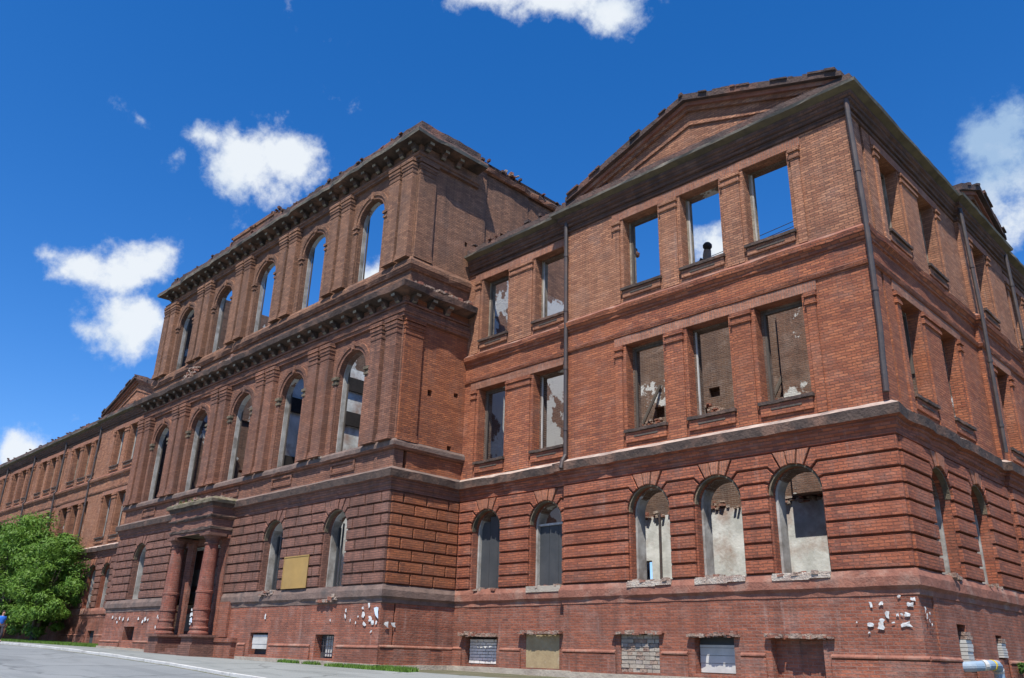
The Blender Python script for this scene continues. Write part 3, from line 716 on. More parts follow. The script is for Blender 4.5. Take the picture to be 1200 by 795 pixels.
# ------------------------------------------------------------------ mouldings of the wings
P_belt1 = [(0,1.52),(.05,1.54),(.05,1.66,0),(.13,1.74,0),(.13,1.95,1),(.055,2.12,1),(0,2.125,1)]
P_belt2 = [(0,5.27),(.05,5.29,0),(.05,5.40,0),(.12,5.47,0),(.12,5.56,0),(.17,5.60,0),(.17,5.66,0),(.28,5.70,0),(.30,5.96,1),(.05,6.10,2),(0,6.11,2)]
P_mid1 = [(0,9.86),(.06,9.88,0),(.09,9.99,0),(.0,10.04,1)]
P_mid2 = [(0,10.58),(.05,10.60,0),(.05,10.68,0),(.16,10.78,0),(.19,10.92,0),(.03,11.05,1),(0,11.06,1)]
P_arch = [(0,14.54),(.05,14.56,0),(.07,14.63,0),(.0,14.66,0)]
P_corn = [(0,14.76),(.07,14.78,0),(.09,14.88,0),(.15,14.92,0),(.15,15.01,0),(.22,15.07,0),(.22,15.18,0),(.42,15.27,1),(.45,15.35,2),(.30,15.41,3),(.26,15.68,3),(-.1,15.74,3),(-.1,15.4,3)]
P_ledge = [(.03,.12),(.09,.13,0),(.09,.19,0),(.03,.225,1)]
wing_r = [[(-15.99,.15),(-10.65,.15)],[(-10.65,.15),(-10.65,0),(0,0),(0,8.4)],[(0,8.4),(.13,8.4),(.13,13.2),(0,13.2),(0,22)]]
full_r = [(-15.99,.15),(-10.65,.15),(-10.65,0),(0,0),(0,8.4),(.13,8.4),(.13,13.2),(0,13.2),(0,22)]
full_l = [(-104,.15),(-56,.15),(-56,0),(-45.5,0),(-45.5,.15),(-40.01,.15)]
def cutpath(full, cuts):
    """consecutive runs of a path, shared mitres kept by slight overlap-free joints at straight points"""
    return [full[a:b+1] for a, b in cuts]
for path, brk in ((full_r, 1), (full_l, 0)):
    mred = [B_red, M_ledge, M_ledge]; 
    sweep('string_course', P_mid1, path, [B_org if brk else B_tan, M_ledger])
    sweep('string_course', P_mid2, path, [B_org if brk else B_tan, M_ledger], bite=.06)
    sweep('architrave', P_arch, path, [B_frieze_shade])
    sweep('cornice', P_corn, path, [B_frieze_shade, M_soff, M_stone, M_rubble], jit=.012)
# belts run on round the central block
full_all = full_l[:-1] + [(-40,.15),(-40,-3.05),(-16,-3.05),(-16,.15)] + full_r[1:]
cen = [(-40,.15),(-40,-3.05),(-16,-3.05),(-16,.15)]
for pth, mm, bb, lg in ((full_l[:-1]+[(-40.01,.15)], M_ledger, B_blockr, M_ledge), (cen, M_greyl, B_blockr, M_greyl), ([(-15.99,.15)]+full_r[1:], M_ledger, B_red, M_ledge)):
    for sub in ([[(-40,.15),(-40,-3.05),(-33.05,-3.05)], [(-27.15,-3.05),(-16,-3.05),(-16,.15)]] if pth is cen else [pth]): sweep('sill_course', P_belt1, sub, [mm, mm], bite=.05)
    sweep('cornice', P_belt2, pth, [bb, M_soot, lg], bite=.06 if pth is cen else .1, jit=.010)

# plinth ledge, broken where basement windows stand
def ledge(fr, d, u0, u1, z=0.):
    mb = MB(); n = max(1, int((u1-u0)/.5))
    for k in range(n):
        a, b = u0+(u1-u0)*k/n, u0+(u1-u0)*(k+1)/n-.006; j = random.uniform(-.01, .01)
        c = [fr.P(a,d+.02,.12+z), fr.P(b,d+.02,.12+z), fr.P(b,d+.085+j,.16+z), fr.P(a,d+.085+j,.16+z), fr.P(a,d+.085+j,.19+z), fr.P(b,d+.085+j,.19+z), fr.P(b,d+.02,.24+z), fr.P(a,d+.02,.24+z)]
        mb.poly([c[0],c[3],c[2],c[1]][::-1]); mb.poly([c[3],c[2],c[5],c[4]]); mb.poly([c[4],c[5],c[6],c[7]]); mb.poly([c[0],c[3],c[4],c[7]]); mb.poly([c[1],c[6],c[5],c[2]])
    # thicker foot below the ledge
    zf = base_z(fr, u0, u1)
    mb.box((0,0,0),(1,1,1), 1, T=lambda p: fr.P(u0+(u1-u0)*p.x, d+.02+.05*p.y, zf+(.12+z-zf)*p.z))
    part(mb.build('plinth_ledge', [M_ledger, B_plinth]))
for a, b in ((-15.9,-15.45),(-13.55,-12.6),): ledge(WF, -.12, a, b)
for a, b in ((-10.65,-8.6),(-7.0,-6.15),(-4.55,-3.85),(-2.15,.09)): ledge(WF, .03, a, b)
for a, b in ((-.05,1.95),(2.95,4.8),(5.6,8.4)): ledge(SF, .03, a, b)
for a, b in ((-56,-51.2),(-49.6,-45.5)): ledge(WF, .03, a, b, .3)
# foundation strip at pavement level
def found(path, w=.16, h=.1, hz=None):
    mb = MB()
    for (a, b) in zip(path, path[1:]):
        d = Vector((b[0]-a[0], b[1]-a[1], 0)); ln = d.length; d.normalize(); nn = Vector((d.y, -d.x, 0)); n = max(1, int(ln/1.2))
        for k in range(n):
            p = Vector((*a, 0))+d*ln*k/n - (d*w if k == 0 else d*0); q = Vector((*a, 0))+d*(ln*(k+1)/n + (w if k == n-1 else 0)); 
            zt = lambda v: (hz if hz is not None else gz(v.x, v.y)+h)
            c = [p, q, q+nn*w, p+nn*w]; j = random.uniform(-.012, .012)
            top = [Vector((v.x, v.y, zt(v)+j)) for v in c]; bot = [Vector((v.x, v.y, gz(v.x, v.y)-.3)) for v in c]
            mb.poly(top); mb.poly([bot[3],bot[2],top[2],top[3]]); mb.poly([bot[0],bot[3],top[3],top[0]]); mb.poly([bot[2],bot[1],top[1],top[2]])
    part(mb.build('foundation_strip', M_conc))
found([(-15.8,.06),(-10.6,.06)], .3, hz=-.37); found([(-10.6,-.1),(.1,-.1),(.1,9)], .25, hz=-.40)

# ------------------------------------------------------------------ central block
BC = [-19.13-4.43*k for k in range(5)]       # bay centres
d2, d3 = 3.05, 2.85
DOOR = (-33.0, -28.1)
bas = [(-24.45,-23.05,-.22,.58,'n',.3,6), (-19.75,-18.55,-.26,.52,'n',.3,6), (-37.25,-35.95,.2,.83,'n',.45,6)]
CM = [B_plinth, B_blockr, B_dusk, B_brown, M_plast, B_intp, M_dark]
mb = MB()
wall(mb, WF, -40., -16., base_z(WF,-40,-16)-.3, 1.78, [h for h in bas]+[(DOOR[0],DOOR[1],gz(-28,-3)+.05,1.78,'r')], d2+.03, .55, 0, 4, 5, inner=False)
gb = [u for i, u in enumerate(BC) if i != 2]
wall(mb, WF, -40., -16., 1.78, 5.28, [(u-.74,u+.74,2.13,4.12,'a') for u in gb]+[(DOOR[0],DOOR[1],1.78,4.3,'r')], d2, .6, 1, 4, 5, ms=5)
wall(mb, WF, -40., -16., 5.28, 6.1, [], d2, .5, 1, 4, 5)
wall(mb, WF, -40., -16., 6.1, 13.0, [(u-.93,u+.93,6.95,10.25,'a') for u in BC], d2, .42, 2, 4, 5, rb=.2, ms=5, shr=.04)
cfront = part(mb.build('wall', CM))
mb = MB()
blocked = [(-20.06,-18.2,14.0,17.2,'a')]
wall(mb, WF, -39.9, -16.1, 13.0, 20.35, [(u-.93,u+.93,14.0,17.2,'a') for u in BC], d3, .38, 3, 4, 5, rb=.2, ms=5, shr=.03)
cupper = part(mb.build('wall', CM))
# right flank (lower storeys and upper storeys), damage holes real
FM = [B_plinth, B_flank, B_flank, B_brown, M_plast, B_intp, M_dark, B_org, B_intd]
mb = MB()
wall(mb, PS, -2.47, .15, base_z(PS,-3,0)-.2, 1.78, [], .03, .8, 0, 4, 5, inner=False)
wall(mb, PS, -2.47, .15, 1.78, 6.1, [], 0, .8, 1, 4, 5)
wall(mb, PS, -2.47, .15, 6.1, 8.4, [(-.62,-.42,7.1,7.3,'n',.25,6)], 0, .8, 1, 4, 5)
wall(mb, PS, -2.47, .15, 8.4, 13.0, [(-1.72,-1.5,9.0,9.25,'n',.25,6),(-.42,-.2,9.25,9.42,'n',.25,6)], 0, .8, 1, 4, 5)
wall(mb, PS, .15, 12.0, -.6, 13.0, [(3.2,4.6,6.6,9.4,'r')], 0, .8, 5, 4, 5, inner=False)
wall(mb, Frame((-16.1,0),(0,1),(1,0)), -2.47, .9, 13.0, 20.35, [(-.2,-.05,15.9,16.1,'n',.2,6)], 0, .8, 3, 4, 5)
wall(mb, Frame((-16.18,0),(0,1),(1,0)), .9, 3.6, 13.0, 15.5, [], 0, .8, 5, 4, 5, inner=False)
wall(mb, Frame((-16.24,0),(0,1),(1,0)), 3.6, 12.0, 13.0, 15.5, [], 0, .8, 5, 4, 5, inner=False)
wall(mb, Frame((-16.18,0),(0,1),(1,0)), .9, 3.6, 15.5, 20.45, [(1.9,2.08,17.2,17.4,'n',.2,6)], 0, .8, 3, 4, 5)
wall(mb, Frame((-16.24,0),(0,1),(1,0)), 3.6, 12.0, 15.5, 20.5, [], 0, .8, 3, 4, 5)
cflank = part(mb.build('wall', FM))
mb = MB()
for (fr, dz) in ((PL, 0),):
    wall(mb, fr, -12., 2.5, -.6, 1.78, [], .03, .8, 0, 4, 8, inner=False)
    wall(mb, fr, -12., 2.5, 1.78, 13.0, [(-8.5,-7,7,10,'r'),(-4.2,-2.7,7,10,'r')], 0, .8, 1, 4, 8, inner=False)
    wall(mb, fr, -12., 2.47, 13.0, 20.1, [(-8.5,-7,14.2,17.2,'r'),(-4.6,-3.0,14.2,17.2,'r')], -.1, .8, 3, 4, 8, inner=False)
part(mb.build('wall', FM))
fu = Frame((-16.1,0),(0,1),(1,0)); fl_ = Frame((-39.9,0),(0,-1),(-1,0))
sign_box = (-22.35, -20.6, 2.1, 3.33)
rustic(WF, d2, -40.075, DOOR[0]-.05, [(u, 1.48) for u in gb if u < -30], cfront, B_blockr, B_blockr, blocks=.98, zs=4.12)
rustic(WF, d2, DOOR[1]+.0, -16+.075, [(u, 1.48) for u in gb if u > -26], cfront, B_blockr, B_blockr, blocks=.98, zs=4.12)
rustic(PS, 0, -3.05, .15-.075, [], cflank, B_flank, B_flank, blocks=1.05)
for u in gb: ring(WF, u, 4.12, 1.48, d2, cfront, M_moss, t=.03, proud=.03)

# arched storeys: pilaster pairs, colonnettes, archivolts
def cap2_fn(w, h, p, mat):
    caps = [(h-.66,h-.58,.02),(h-.44,h-.32,.03),(h-.32,h-.20,.055),(h-.15,h,.075)]
    return pil_fn(w, h, p, mat, mat, caps, .26)
for fr_i, (zb_, zc, ds, zsp, zo, wl, mat) in enumerate(((7.06, 11.78, d2, 10.25, 6.95, cfront, B_dusk), (14.38, 18.86, d3, 17.2, 14.0, cupper, B_brown))):
    h = zc-zb_; cs = [-16.92-4.43*k for k in range(6)]
    for i, c in enumerate(cs):
        for du in (-.45, .45):
            u = c+du
            if i == 0 and du > 0: u = -16.0-.42 if fr_i == 0 else -16.1-.42
            if i == 5 and du < 0: u = -40+.42 if fr_i == 0 else -39.9+.42
            place(('cpil', fr_i), cap2_fn(.67, h, .25, mat), WF, u, ds, zb_, wl)
    for uc in BC:
        for sg in (-1, 1):
            def col_fn(hh=zsp-zb_-.02, mat=mat):
                a = MB(); bx(a, -.12, .12, -.01, .075, 0, hh-.3)
                c = MB(); bx(c, -.15, .15, -.008, .12, hh-.3, hh-.2); bx(c, -.11, .11, -.008, .09, hh-.2, hh-.1); bx(c, -.17, .17, -.008, .15, hh-.1, hh+.02)
                return [('colonnette', a, mat), ('capital', c, M_moss if fr_i == 0 else mat)]
            place(('ccol', fr_i), col_fn, WF, uc+sg*1.08, ds, zb_, wl)
        ring(WF, uc, zsp+.02, 1.86, ds, wl, mat, t=.30, proud=.10, n=20, name='archivolt', two=True)
        # keystone
        mb = MB(); o = WF.P(uc, 0, zsp+.93)
        mb.box((-.08,-.13,.02),(.08,.0,.36)); ob = mb.build('keystone', mat); ob.location = WF.P(uc, ds, zsp+.93); ob.parent = wl
        def fr_fn(h_=zsp-zo+.6):
            a = MB(); bx(a, -.89, -.83, -.44, -.39, 0, h_); bx(a, .83, .89, -.44, -.39, h_*.3, h_); return [('window_frame', a, M_wood2)]
        place(('cframe', fr_i), fr_fn, WF, uc, ds, zo, wl)
# flank pilasters
def fl_fn(w, h, p, mat): return cap2_fn(w, h, p, mat)
place('flp1', fl_fn(.84, 11.78-7.06, .10, B_flank), PS, -2.6, 0, 7.06, cflank)
place('flp2', fl_fn(.84, 18.86-14.38, .10, B_brown), fu, -2.41, 0, 14.38, cflank)

cp = [(-40,.15),(-40,-3.05),(-16,-3.05),(-16,.15)]
cu = [(-39.9,3.0),(-39.9,-2.85),(-16.1,-2.85),(-16.1,.35)]
sweep('plinth_course', [(0,6.74),(.10,6.76,0),(.18,6.84,0),(.18,6.98,1),(.10,7.08,1),(0,7.09,1)], cp, [B_dusk, M_greyl], bite=.05)
sweep('architrave', [(0,11.78),(.12,11.80,0),(.14,11.92,0),(.18,11.94,0),(.20,12.04,0),(.0,12.1,0)], cp, [B_dusk])
sweep('architrave', [(0,12.1),(.05,12.12,0),(.05,12.3,0),(.12,12.32,0),(.12,12.4,0),(0,12.42,0)], cp, [B_dusk])
sweep('cornice', [(0,12.68),(.12,12.70,1),(.56,12.76,1),(.60,12.98,2),(.55,13.03,3),(0,13.22,3)], cp, [B_dusk, M_soot, M_soot, M_rubble], bite=.12, jit=.015)
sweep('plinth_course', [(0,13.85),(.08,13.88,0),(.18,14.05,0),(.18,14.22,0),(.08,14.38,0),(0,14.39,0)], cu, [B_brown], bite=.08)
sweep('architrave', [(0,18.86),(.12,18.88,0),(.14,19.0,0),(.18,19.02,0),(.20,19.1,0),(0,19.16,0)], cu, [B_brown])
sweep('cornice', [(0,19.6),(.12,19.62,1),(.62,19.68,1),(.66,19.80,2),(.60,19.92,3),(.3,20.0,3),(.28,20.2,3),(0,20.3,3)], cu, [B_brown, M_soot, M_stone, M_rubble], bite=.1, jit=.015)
sweep('parapet', [(0,20.3),(.16,20.3,0),(.14,20.62,0),(-.3,20.66,0),(-.3,20.3,0)], cu, [M_rubble], jit=.04, step=.3)
# thin broken cornice continuing along the flank wall
sweep('cornice', [(0,19.95),(.12,20.0,0),(.15,20.2,0),(.0,20.34,1),(-.2,20.5,1),(-.2,20.1,1)], [(-16.12,.4),(-16.14,12)], [B_tan, M_rubble], bite=.08, jit=.03)
def corbel_fn(top=M_soot):
    def f():
        a = MB(); P_ = [(.0,-.28),(.10,-.30),(.18,-.25),(.24,-.13),(.38,-.10),(.40,0),(.0,0)]
        for s in (-1, 1):
            pts = [Vector((s*.11, -p[0], p[1])) for p in P_]; a.poly(pts if s > 0 else pts[::-1])
        for i in range(len(P_)-1):
            p, q = P_[i], P_[i+1]; a.poly([(-.11,-p[0],p[1]),(.11,-p[0],p[1]),(.11,-q[0],q[1]),(-.11,-q[0],q[1])][::-1], 1 if i in (0,1,4) else 0)
        return [('corbel', a, [M_soot, M_stone])]
    return f
n_c = 29
for k in range(n_c):
    place('corbel', corbel_fn(), WF, -39.9+.25+(23.8-.5)*k/(n_c-1), d2, 12.72, 'part')
    place('corbel', corbel_fn(), WF, -39.9+.25+(23.8-.5)*k/(n_c-1), d3, 19.64, 'part')
for k in range(3):
    place('corbel', corbel_fn(), PS, -2.75+.83*k, 0, 12.72, 'part')
    place('corbel', corbel_fn(), fu, -2.55+.83*k, 0, 19.64, 'part')

# attic block over the middle bays
mb = MB()
mb.box((-33.2,-2.75,20.3),(-27.6,-2.1,21.05)); mb.box((-32.8,-2.8,21.05),(-28.4,-2.05,21.25), 0)
at = part(mb.build('attic_block', B_brown))
# panels below the second-floor windows
for uc in BC:
    mb = MB(); mb.box((-.8,-.05,-.03),(.8,0,.06)); mb.box((-.8,-.05,-.36),(.8,0,-.27)); mb.box((-.8,-.05,-.268),(-.7,0,-.032)); mb.box((.7,-.05,-.268),(.8,0,-.032))
    ob = mb.build('sill_panel', B_dusk); ob.location = WF.P(uc, d2, 6.62); ob.parent = cfront

# foot of central block
for a, b in ((-40.05,-37.5),(-35.7,-32.3),(-25.3,-24.7),(-22.85,-20.0),(-18.35,-15.91)): ledge(WF, d2+.03, a, b, -.05)
ledge(PS, .03, -3.08, .1, -.02)
found([(-40,-3.08),(-32,-3.08)], .14, .1); found([(-25,-3.08),(-15.95,-3.08),(-15.95,.1)], .16, .12)

# ------------------------------------------------------------------ portico
def portico():
    pc = []; xl, xr, yc = -30.8, -27.5, -3.78; zg = min(gz(-28, -4.8), gz(-26,-4.8)) - .3
    for x_ in (xl, xr):
        mb = MB(); mb.box((x_-.50, yc-.55, zg), (x_+.62, -3.1, .05)); mb.box((x_-.44, yc-.48, .051), (x_+.56, -3.1, .36)); mb.box((x_-.52, yc-.58, .361), (x_+.64, -3.1, .46))
        ped = part(mb.build('pedestal', B_blockr))
        mb = MB(); r = .335
        mb.lathe((x_, yc, 0), [(r+.07,.46),(r+.08,.52),(r+.05,.58),(r+.02,.62),(r+.05,.68),(r+.05,.73),(r+.01,.78),(r,.95),(r,.98),(r+.02,1.0),(r+.02,1.06),(r,1.08),(r,1.42),(r+.03,1.43),(r+.03,1.5),(r,1.51),(r-.0,2.1),(r+.02,2.12),(r+.02,2.2),(r-.01,2.22),(r-.07,4.1)], 28)
        col = part(mb.build('column', B_col))
        mb = MB(); mb.lathe((x_, yc, 0), [(r-.07,4.1),(r-.03,4.12),(r-.03,4.17),(r-.07,4.19),(r-.05,4.3),(r+.04,4.42),(r+.06,4.46)], 28)
        mb.box((x_-.42, yc-.42, 4.46), (x_+.42, yc+.42, 4.58)); o = mb.build('capital', B_blockr); o.parent = col
        mb = MB(); mb.box((x_-.30, -3.2, .44), (x_+.30, -3.04, 4.46)); mb.box((x_-.36, -3.26, 4.40), (x_+.36, -3.045, 4.57)); part(mb.build('pilaster', B_plinth))
    mb = MB(); mb.box((-27.15,-3.2,.4),(-26.3,-3.04,1.78)); mb.box((-27.2,-3.3,-.9),(-25.5,-3.085,.2)); mb.box((-27.2,-3.36,.2),(-25.45,-3.085,.36)); part(mb.build('pilaster', B_plinth))
    # entablature
    path = [(-31.15,-3.06),(-31.15,-4.12),(-27.15,-4.12),(-27.15,-3.06)]
    sweep('entablature', [(-.5,4.58),(0,4.58,0),(0,4.72,0),(.05,4.73,1),(.05,4.84,1),(.0,4.86,0),(.0,5.18,0),(.05,5.2,0),(.12,5.28,1),(.12,5.34,1),(.05,5.36,0),(.03,5.62,0),(.12,5.68,0),(.16,5.78,1),(.26,5.84,1),(.28,5.98,2),(.1,6.08,2),(-.5,6.12,2)], path, [B_blockr, M_soot, M_weed], bite=.06, jit=.02, step=.3)
    mb = MB(); mb.box((-31.1,-4.08,4.62),(-27.2,-3.06,4.7)); part(mb.build('portico_soffit', M_soff))
    mb = MB()   # roof slab with rubble and weeds
    mb.box((-31.1,-4.08,5.9),(-27.2,-3.06,6.1)); part(mb.build('portico_roof', M_ledge))
    # doorway: dark red door leaf set back, pale posts
    mb = MB(); z0 = gz(-28, -3)
    mb.box((-33.0,-2.2,z0),(-28.1,-2.12,4.3)); dr = part(mb.build('door', plainmat('door_dark_red', (.085,.028,.025), (.06,.02,.02), 3, (.03,.02,.02), .3, sc=(4,4,.3))))
    for x_ in (-32.4, -31.2, -28.9):
        mb = MB(); mb.box((x_-.05,-2.32,z0),(x_+.05,-2.205,4.28)); o = mb.build('door_post', M_wood); o.parent = dr
    for z_ in (1.0, 2.0, 3.0):
        for xa in (-32.3, -31.1, -30.0):
            mb = MB(); mb.box((xa,-2.24,z_-.35),(xa+.95,-2.205,z_+.4)); o = mb.build('door_panel', M_wood2); o.parent = dr
    for k in range(2):
        mb = MB(); zt = gz(-28,-3.4)+.3-.15*k; mb.box((-30.2,-3.9-.3*k,zt-.5),(-28.1,-3.1,zt)); part(mb.build('doorstep', B_blockr))
    # weeds on the slab
    mb = MB()
    for _ in range(420):
        x_, y_ = random.uniform(-31.2,-27.2), random.uniform(-4.3,-3.2)
        if math.sin(x_*2.3)+math.sin(y_*3+x_) < .1: continue
        a = random.uniform(0, 6.28); w_ = .02; hh = random.uniform(.05,.22)
        mb.poly([(x_-w_*math.cos(a),y_-w_*math.sin(a),6.07),(x_+w_*math.cos(a),y_+w_*math.sin(a),6.07),(x_+random.uniform(-.08,.08),y_+random.uniform(-.08,.08),6.07+hh)])
    tag(mb.build('weeds', M_grass), 'sparse green weeds growing on the slab over the entrance columns', 'weeds', kind='stuff')
portico()

# ------------------------------------------------------------------ pediments
def pediment(fr, d, uc, hw, ztop, zbot=15.35, dx=0, matw=B_tan, over=.0):
    sl = (ztop-.42-(zbot+.5))/hw; P = fr.P
    w = MB(); th = .6
    a, b, c = (uc-hw, zbot+.25), (uc, ztop-.25), (uc+hw, zbot+.25)
    pts = [(uc-hw,zbot),(uc+hw,zbot),c,b,a]
    w.poly([P(p[0],d,p[1]) for p in pts]); w.poly([P(p[0],d-th,p[1]) for p in pts][::-1])
    for p, q in zip(pts, pts[1:]+pts[:1]): w.poly([P(p[0],d,p[1]),P(p[0],d-th,p[1]),P(q[0],d-th,q[1]),P(q[0],d,q[1])])
    wl = part(w.build('pediment', matw))
    def rake(off0, off1, out, u_ext, mat, name, jit=.0, th2=None):
        for sg in (-1, 1):
            mb = MB(); n = int(hw/.35); rows = []
            for k in range(n+1):
                t = k/n; u = uc+sg*(hw+u_ext)*(1-t); z = ztop - (ztop-(zbot+.55))*(1-t)*(hw+u_ext)/hw
                j = random.uniform(-jit, jit); rows.append((u, z+off0, z+off1+j, out+random.uniform(-jit,jit)*.4))
            dm = -th if th2 is None else th2
            for p, q in zip(rows, rows[1:]):
                A = [P(p[0],d,p[1]),P(p[0],d+p[3],p[1]),P(p[0],d+p[3],p[2]),P(p[0],d+dm,p[2])]
                B_ = [P(q[0],d,q[1]),P(q[0],d+q[3],q[1]),P(q[0],d+q[3],q[2]),P(q[0],d+dm,q[2])]
                for i in range(3):
                    f = [A[i],B_[i],B_[i+1],A[i+1]]; mb.poly(f if sg < 0 else f[::-1])
            p = rows[0]; mb.poly([P(p[0],d,p[1]),P(p[0],d+p[3],p[1]),P(p[0],d+p[3],p[2]),P(p[0],d+dm,p[2]),P(p[0],d+dm,p[1])])
            o = mb.build(name, mat); o.parent = wl; 
    wl_par = wl
    rake(-.20, .0, .36, .12, M_rubble, 'raking_cornice', jit=.035)
    rake(-.34, -.20, .20, .02, M_ledger, 'raking_moulding', th2=0)
    rake(-.50, -.34, .10, -.05, matw, 'raking_moulding', th2=0)
    # inner triangular frame
    ih = hw*.62; zb0 = zbot+.42; za = zb0+ (ztop-zbot-1.05)*.80
    for (p, q) in (((uc-ih,zb0),(uc,za)),((uc,za),(uc+ih,zb0))):
        t = .14
        poly = [p, q, (q[0], q[1]-t*1.15), (p[0]+(t*2.2 if p[0] < q[0] and p[0] < uc-.1 else 0), p[1])] if p[0] < uc-.1 else [p, q, (q[0]-t*2.2, q[1]), (p[0], p[1]-t*1.15)]
        o = piece(fr, poly, d-.01, d+.06, matw, wl, 'inner_moulding')
    # course of dark notches at the foot
    for k in range(int(hw*1.2)):
        u = uc-hw*.72+k*1.15*hw*1.44/(int(hw*1.2)*1.15)
        mb = MB(); mb.box((-.17,-.05,0),(.17,0,.13)); o = mb.build('broken_patch', M_rubble); o.location = P(u, d, zbot+.42+random.uniform(-.05,.05)); o.rotation_euler = (0,0,fr.rot); o.parent = wl
    mb = MB()
    for sg in (-1, 1):
        t = 0
        while t < .98:
            l = random.uniform(.15, .7)/hw; u = uc+sg*hw*(1-t); z = ztop-(ztop-(zbot+.55))*(1-t); u2 = uc+sg*hw*(1-min(1, t+l*.93)); z2 = ztop-(ztop-(zbot+.55))*(1-min(1, t+l*.93))
            h = random.choice((.0, .03, .06, .09, .05, .0)); o_ = random.uniform(.30, .44)
            if h: 
                A = [(u,z-.02),(u2,z2-.02),(u2,z2+h),(u,z+h)]
                A = A if sg < 0 else [A[1],A[0],A[3],A[2]]
                mb.poly([P(p[0],d+o_,p[1]) for p in A]); mb.poly([P(A[0][0],d+o_,A[0][1]),P(A[3][0],d+o_,A[3][1]),P(A[3][0],d-.5,A[3][1]),P(A[0][0],d-.5,A[0][1])][::-1])
                mb.poly([P(A[1][0],d-.5,A[1][1]),P(A[2][0],d-.5,A[2][1]),P(A[2][0],d+o_,A[2][1]),P(A[1][0],d+o_,A[1][1])][::-1]); mb.poly([P(A[3][0],d+o_,A[3][1]),P(A[2][0],d+o_,A[2][1]),P(A[2][0],d-.5,A[2][1]),P(A[3][0],d-.5,A[3][1])])
                mb.poly([P(A[0][0],d+o_,A[0][1]),P(A[0][0],d-.5,A[0][1]),P(A[1][0],d-.5,A[1][1]),P(A[1][0],d+o_,A[1][1])])
            t += l
    tag(mb.build('broken_brickwork', M_rubble), kind='stuff').parent = wl
    return wl
pediment(WF, 0.0, -5.15, 5.1, 17.70)
pediment(WF, 0.0, -50.75, 5.2, 17.75)
pediment(SF, .13, 10.8, 2.4, 16.95, matw=B_brown)

# ------------------------------------------------------------------ broken masonry on the wall heads
def rubble(fr, u0, u1, d0, d1, z, dens=6, hmax=.35, mat=M_rubble, shape=None):
    mb = MB(); n = int((u1-u0)*dens)
    for _ in range(n):
        u = random.uniform(u0, u1); h = random.uniform(.04, .12); dd = random.uniform(d0, d1); w = random.uniform(.06, .22); a = random.uniform(-.3, .3)
        lim = hmax*(.5+.5*math.sin(u*1.7)*math.sin(u*.61+1)) if shape is None else shape(u)
        zz = z + random.uniform(-.02, max(0, lim)); dz_ = random.uniform(-.12, .12)
        c, s = math.cos(a), math.sin(a)
        mb.box((-w/2,-.09,0),(w/2,.09,h), random.choice((0,0,1)), T=lambda p: fr.P(u + p.x*c - p.y*s, dd + p.x*s*.5 + p.y*c, zz + p.z + p.x*dz_))
    return tag(part(mb.build('broken_brickwork', [mat, M_ledger if mat is M_rubpale else M_rubble2])), kind='stuff')
rubble(WF, -16, -10.8, -.6, .1, 15.69, 7, .22); rubble(WF, -10.3, 0.2, -.3, .2, 15.36, 4, .1); rubble(SF, 0, 8.3, -.5, .1, 15.69, 6, .2); rubble(SF, 13.3, 21, -.5, .1, 15.69, 6, .25)
rubble(WF, -104, -56, -.6, .1, 15.69, 3, .3)
rubble(WF, -39.9, -16.1, 2.4, 3.0, 20.55, 6, .13)
rubble(WF, -33.1, -27.7, 2.2, 2.8, 21.1, 8, .3)
rubble(fu, -2.8, 11.8, -.6, .05, 20.42, 7, .25)
rubble(fu, 2.1, 2.9, -.5, .1, 20.45, 26, .6, M_rubpale)
rubble(WF, -39.5, -16.5, d3+.05, d3+.4, 13.12, 3, .1, M_rubble)
rubble(WF, -35.2, -33.9, d3+.0, d3+.3, 13.2, 60, .75, M_rubpale); rubble(WF, -31.0, -29.6, d3+.0, d3+.3, 13.2, 60, .75, M_rubpale)
rubble(PS, -3.0, .1, .05, .4, 13.1, 18, .14, M_rubpale)
rubble(WF, -21.0, -17.6, d2-.3, d2+.1, 6.9, 12, .2, M_rubpale); rubble(WF, -19.7, -18.6, d2+.02, d2+.12, 1.6, 40, .5, M_rubpale)
for f, d, us in ((WF, 0., g3), (WF, -.15, g2), (SF, 0., s_us)):
    for u in us: rubble(f, u-.6, u+.6, d-.1, d+.10, 2.07, 6, .03, M_rubpale)
rubble(WF, -23.9, -22.9, d2+.02, d2+.1, 1.9, 16, .25, M_rubpale); rubble(WF, -31.2, -27.2, 3.2, 4.3, 6.05, 22, .12, M_rubpale)
for (a, b, c) in ((-15.45,-13.6,.60),(-12.55,-10.8,.68),(-8.6,-6.9,.68),(-6.1,-4.6,.62),(-3.8,-2.1,.6)):
    rubble(WF, a, b, .0 if a < -10 else .03, .02 if a < -10 else .1, c-.02, 22, .07, M_rubpale)

# ------------------------------------------------------------------ interior walls seen through the openings
mb = MB()
fr6 = WF
wall(mb, fr6, -16.0, -.8, -.6, 5.5, [(-13.75,-13.0,-.5,3.75,'r')], -8., .5, 0, 0, 0, inner=False)
wall(mb, fr6, -16.0, -.8, 5.5, 13.9, [(-12.6,-12.1,9.6,10.1,'n',.3,1),(-9.9,-9.4,10.0,10.4,'n',.3,1)], -8., .5, 1, 1, 1, inner=False)
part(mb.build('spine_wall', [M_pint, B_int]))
mb = MB()
wall(mb, fr6, -16.0, -.8, -.6, 13.6, [(-14+2.6*k-.6,-14+2.6*k+.6,7.0,9.6,'r') for k in range(5)], -12.4, .6, 0, 0, 0, inner=False)
wall(mb, fr6, -104, -40., -.6, 13.0, [], -9., .6, 0, 0, 0, inner=False)
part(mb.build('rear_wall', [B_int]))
mb = MB()
wall(mb, fr6, -39., -16.8, -.6, 14.6, [(-36+4.4*k-.8,-36+4.4*k+.8,14.6-5,14.6-2.6,'r') for k in range(4)], -11.5, .6, 0, 0, 0, inner=False)
rw = part(mb.build('rear_wall', [B_intp]))
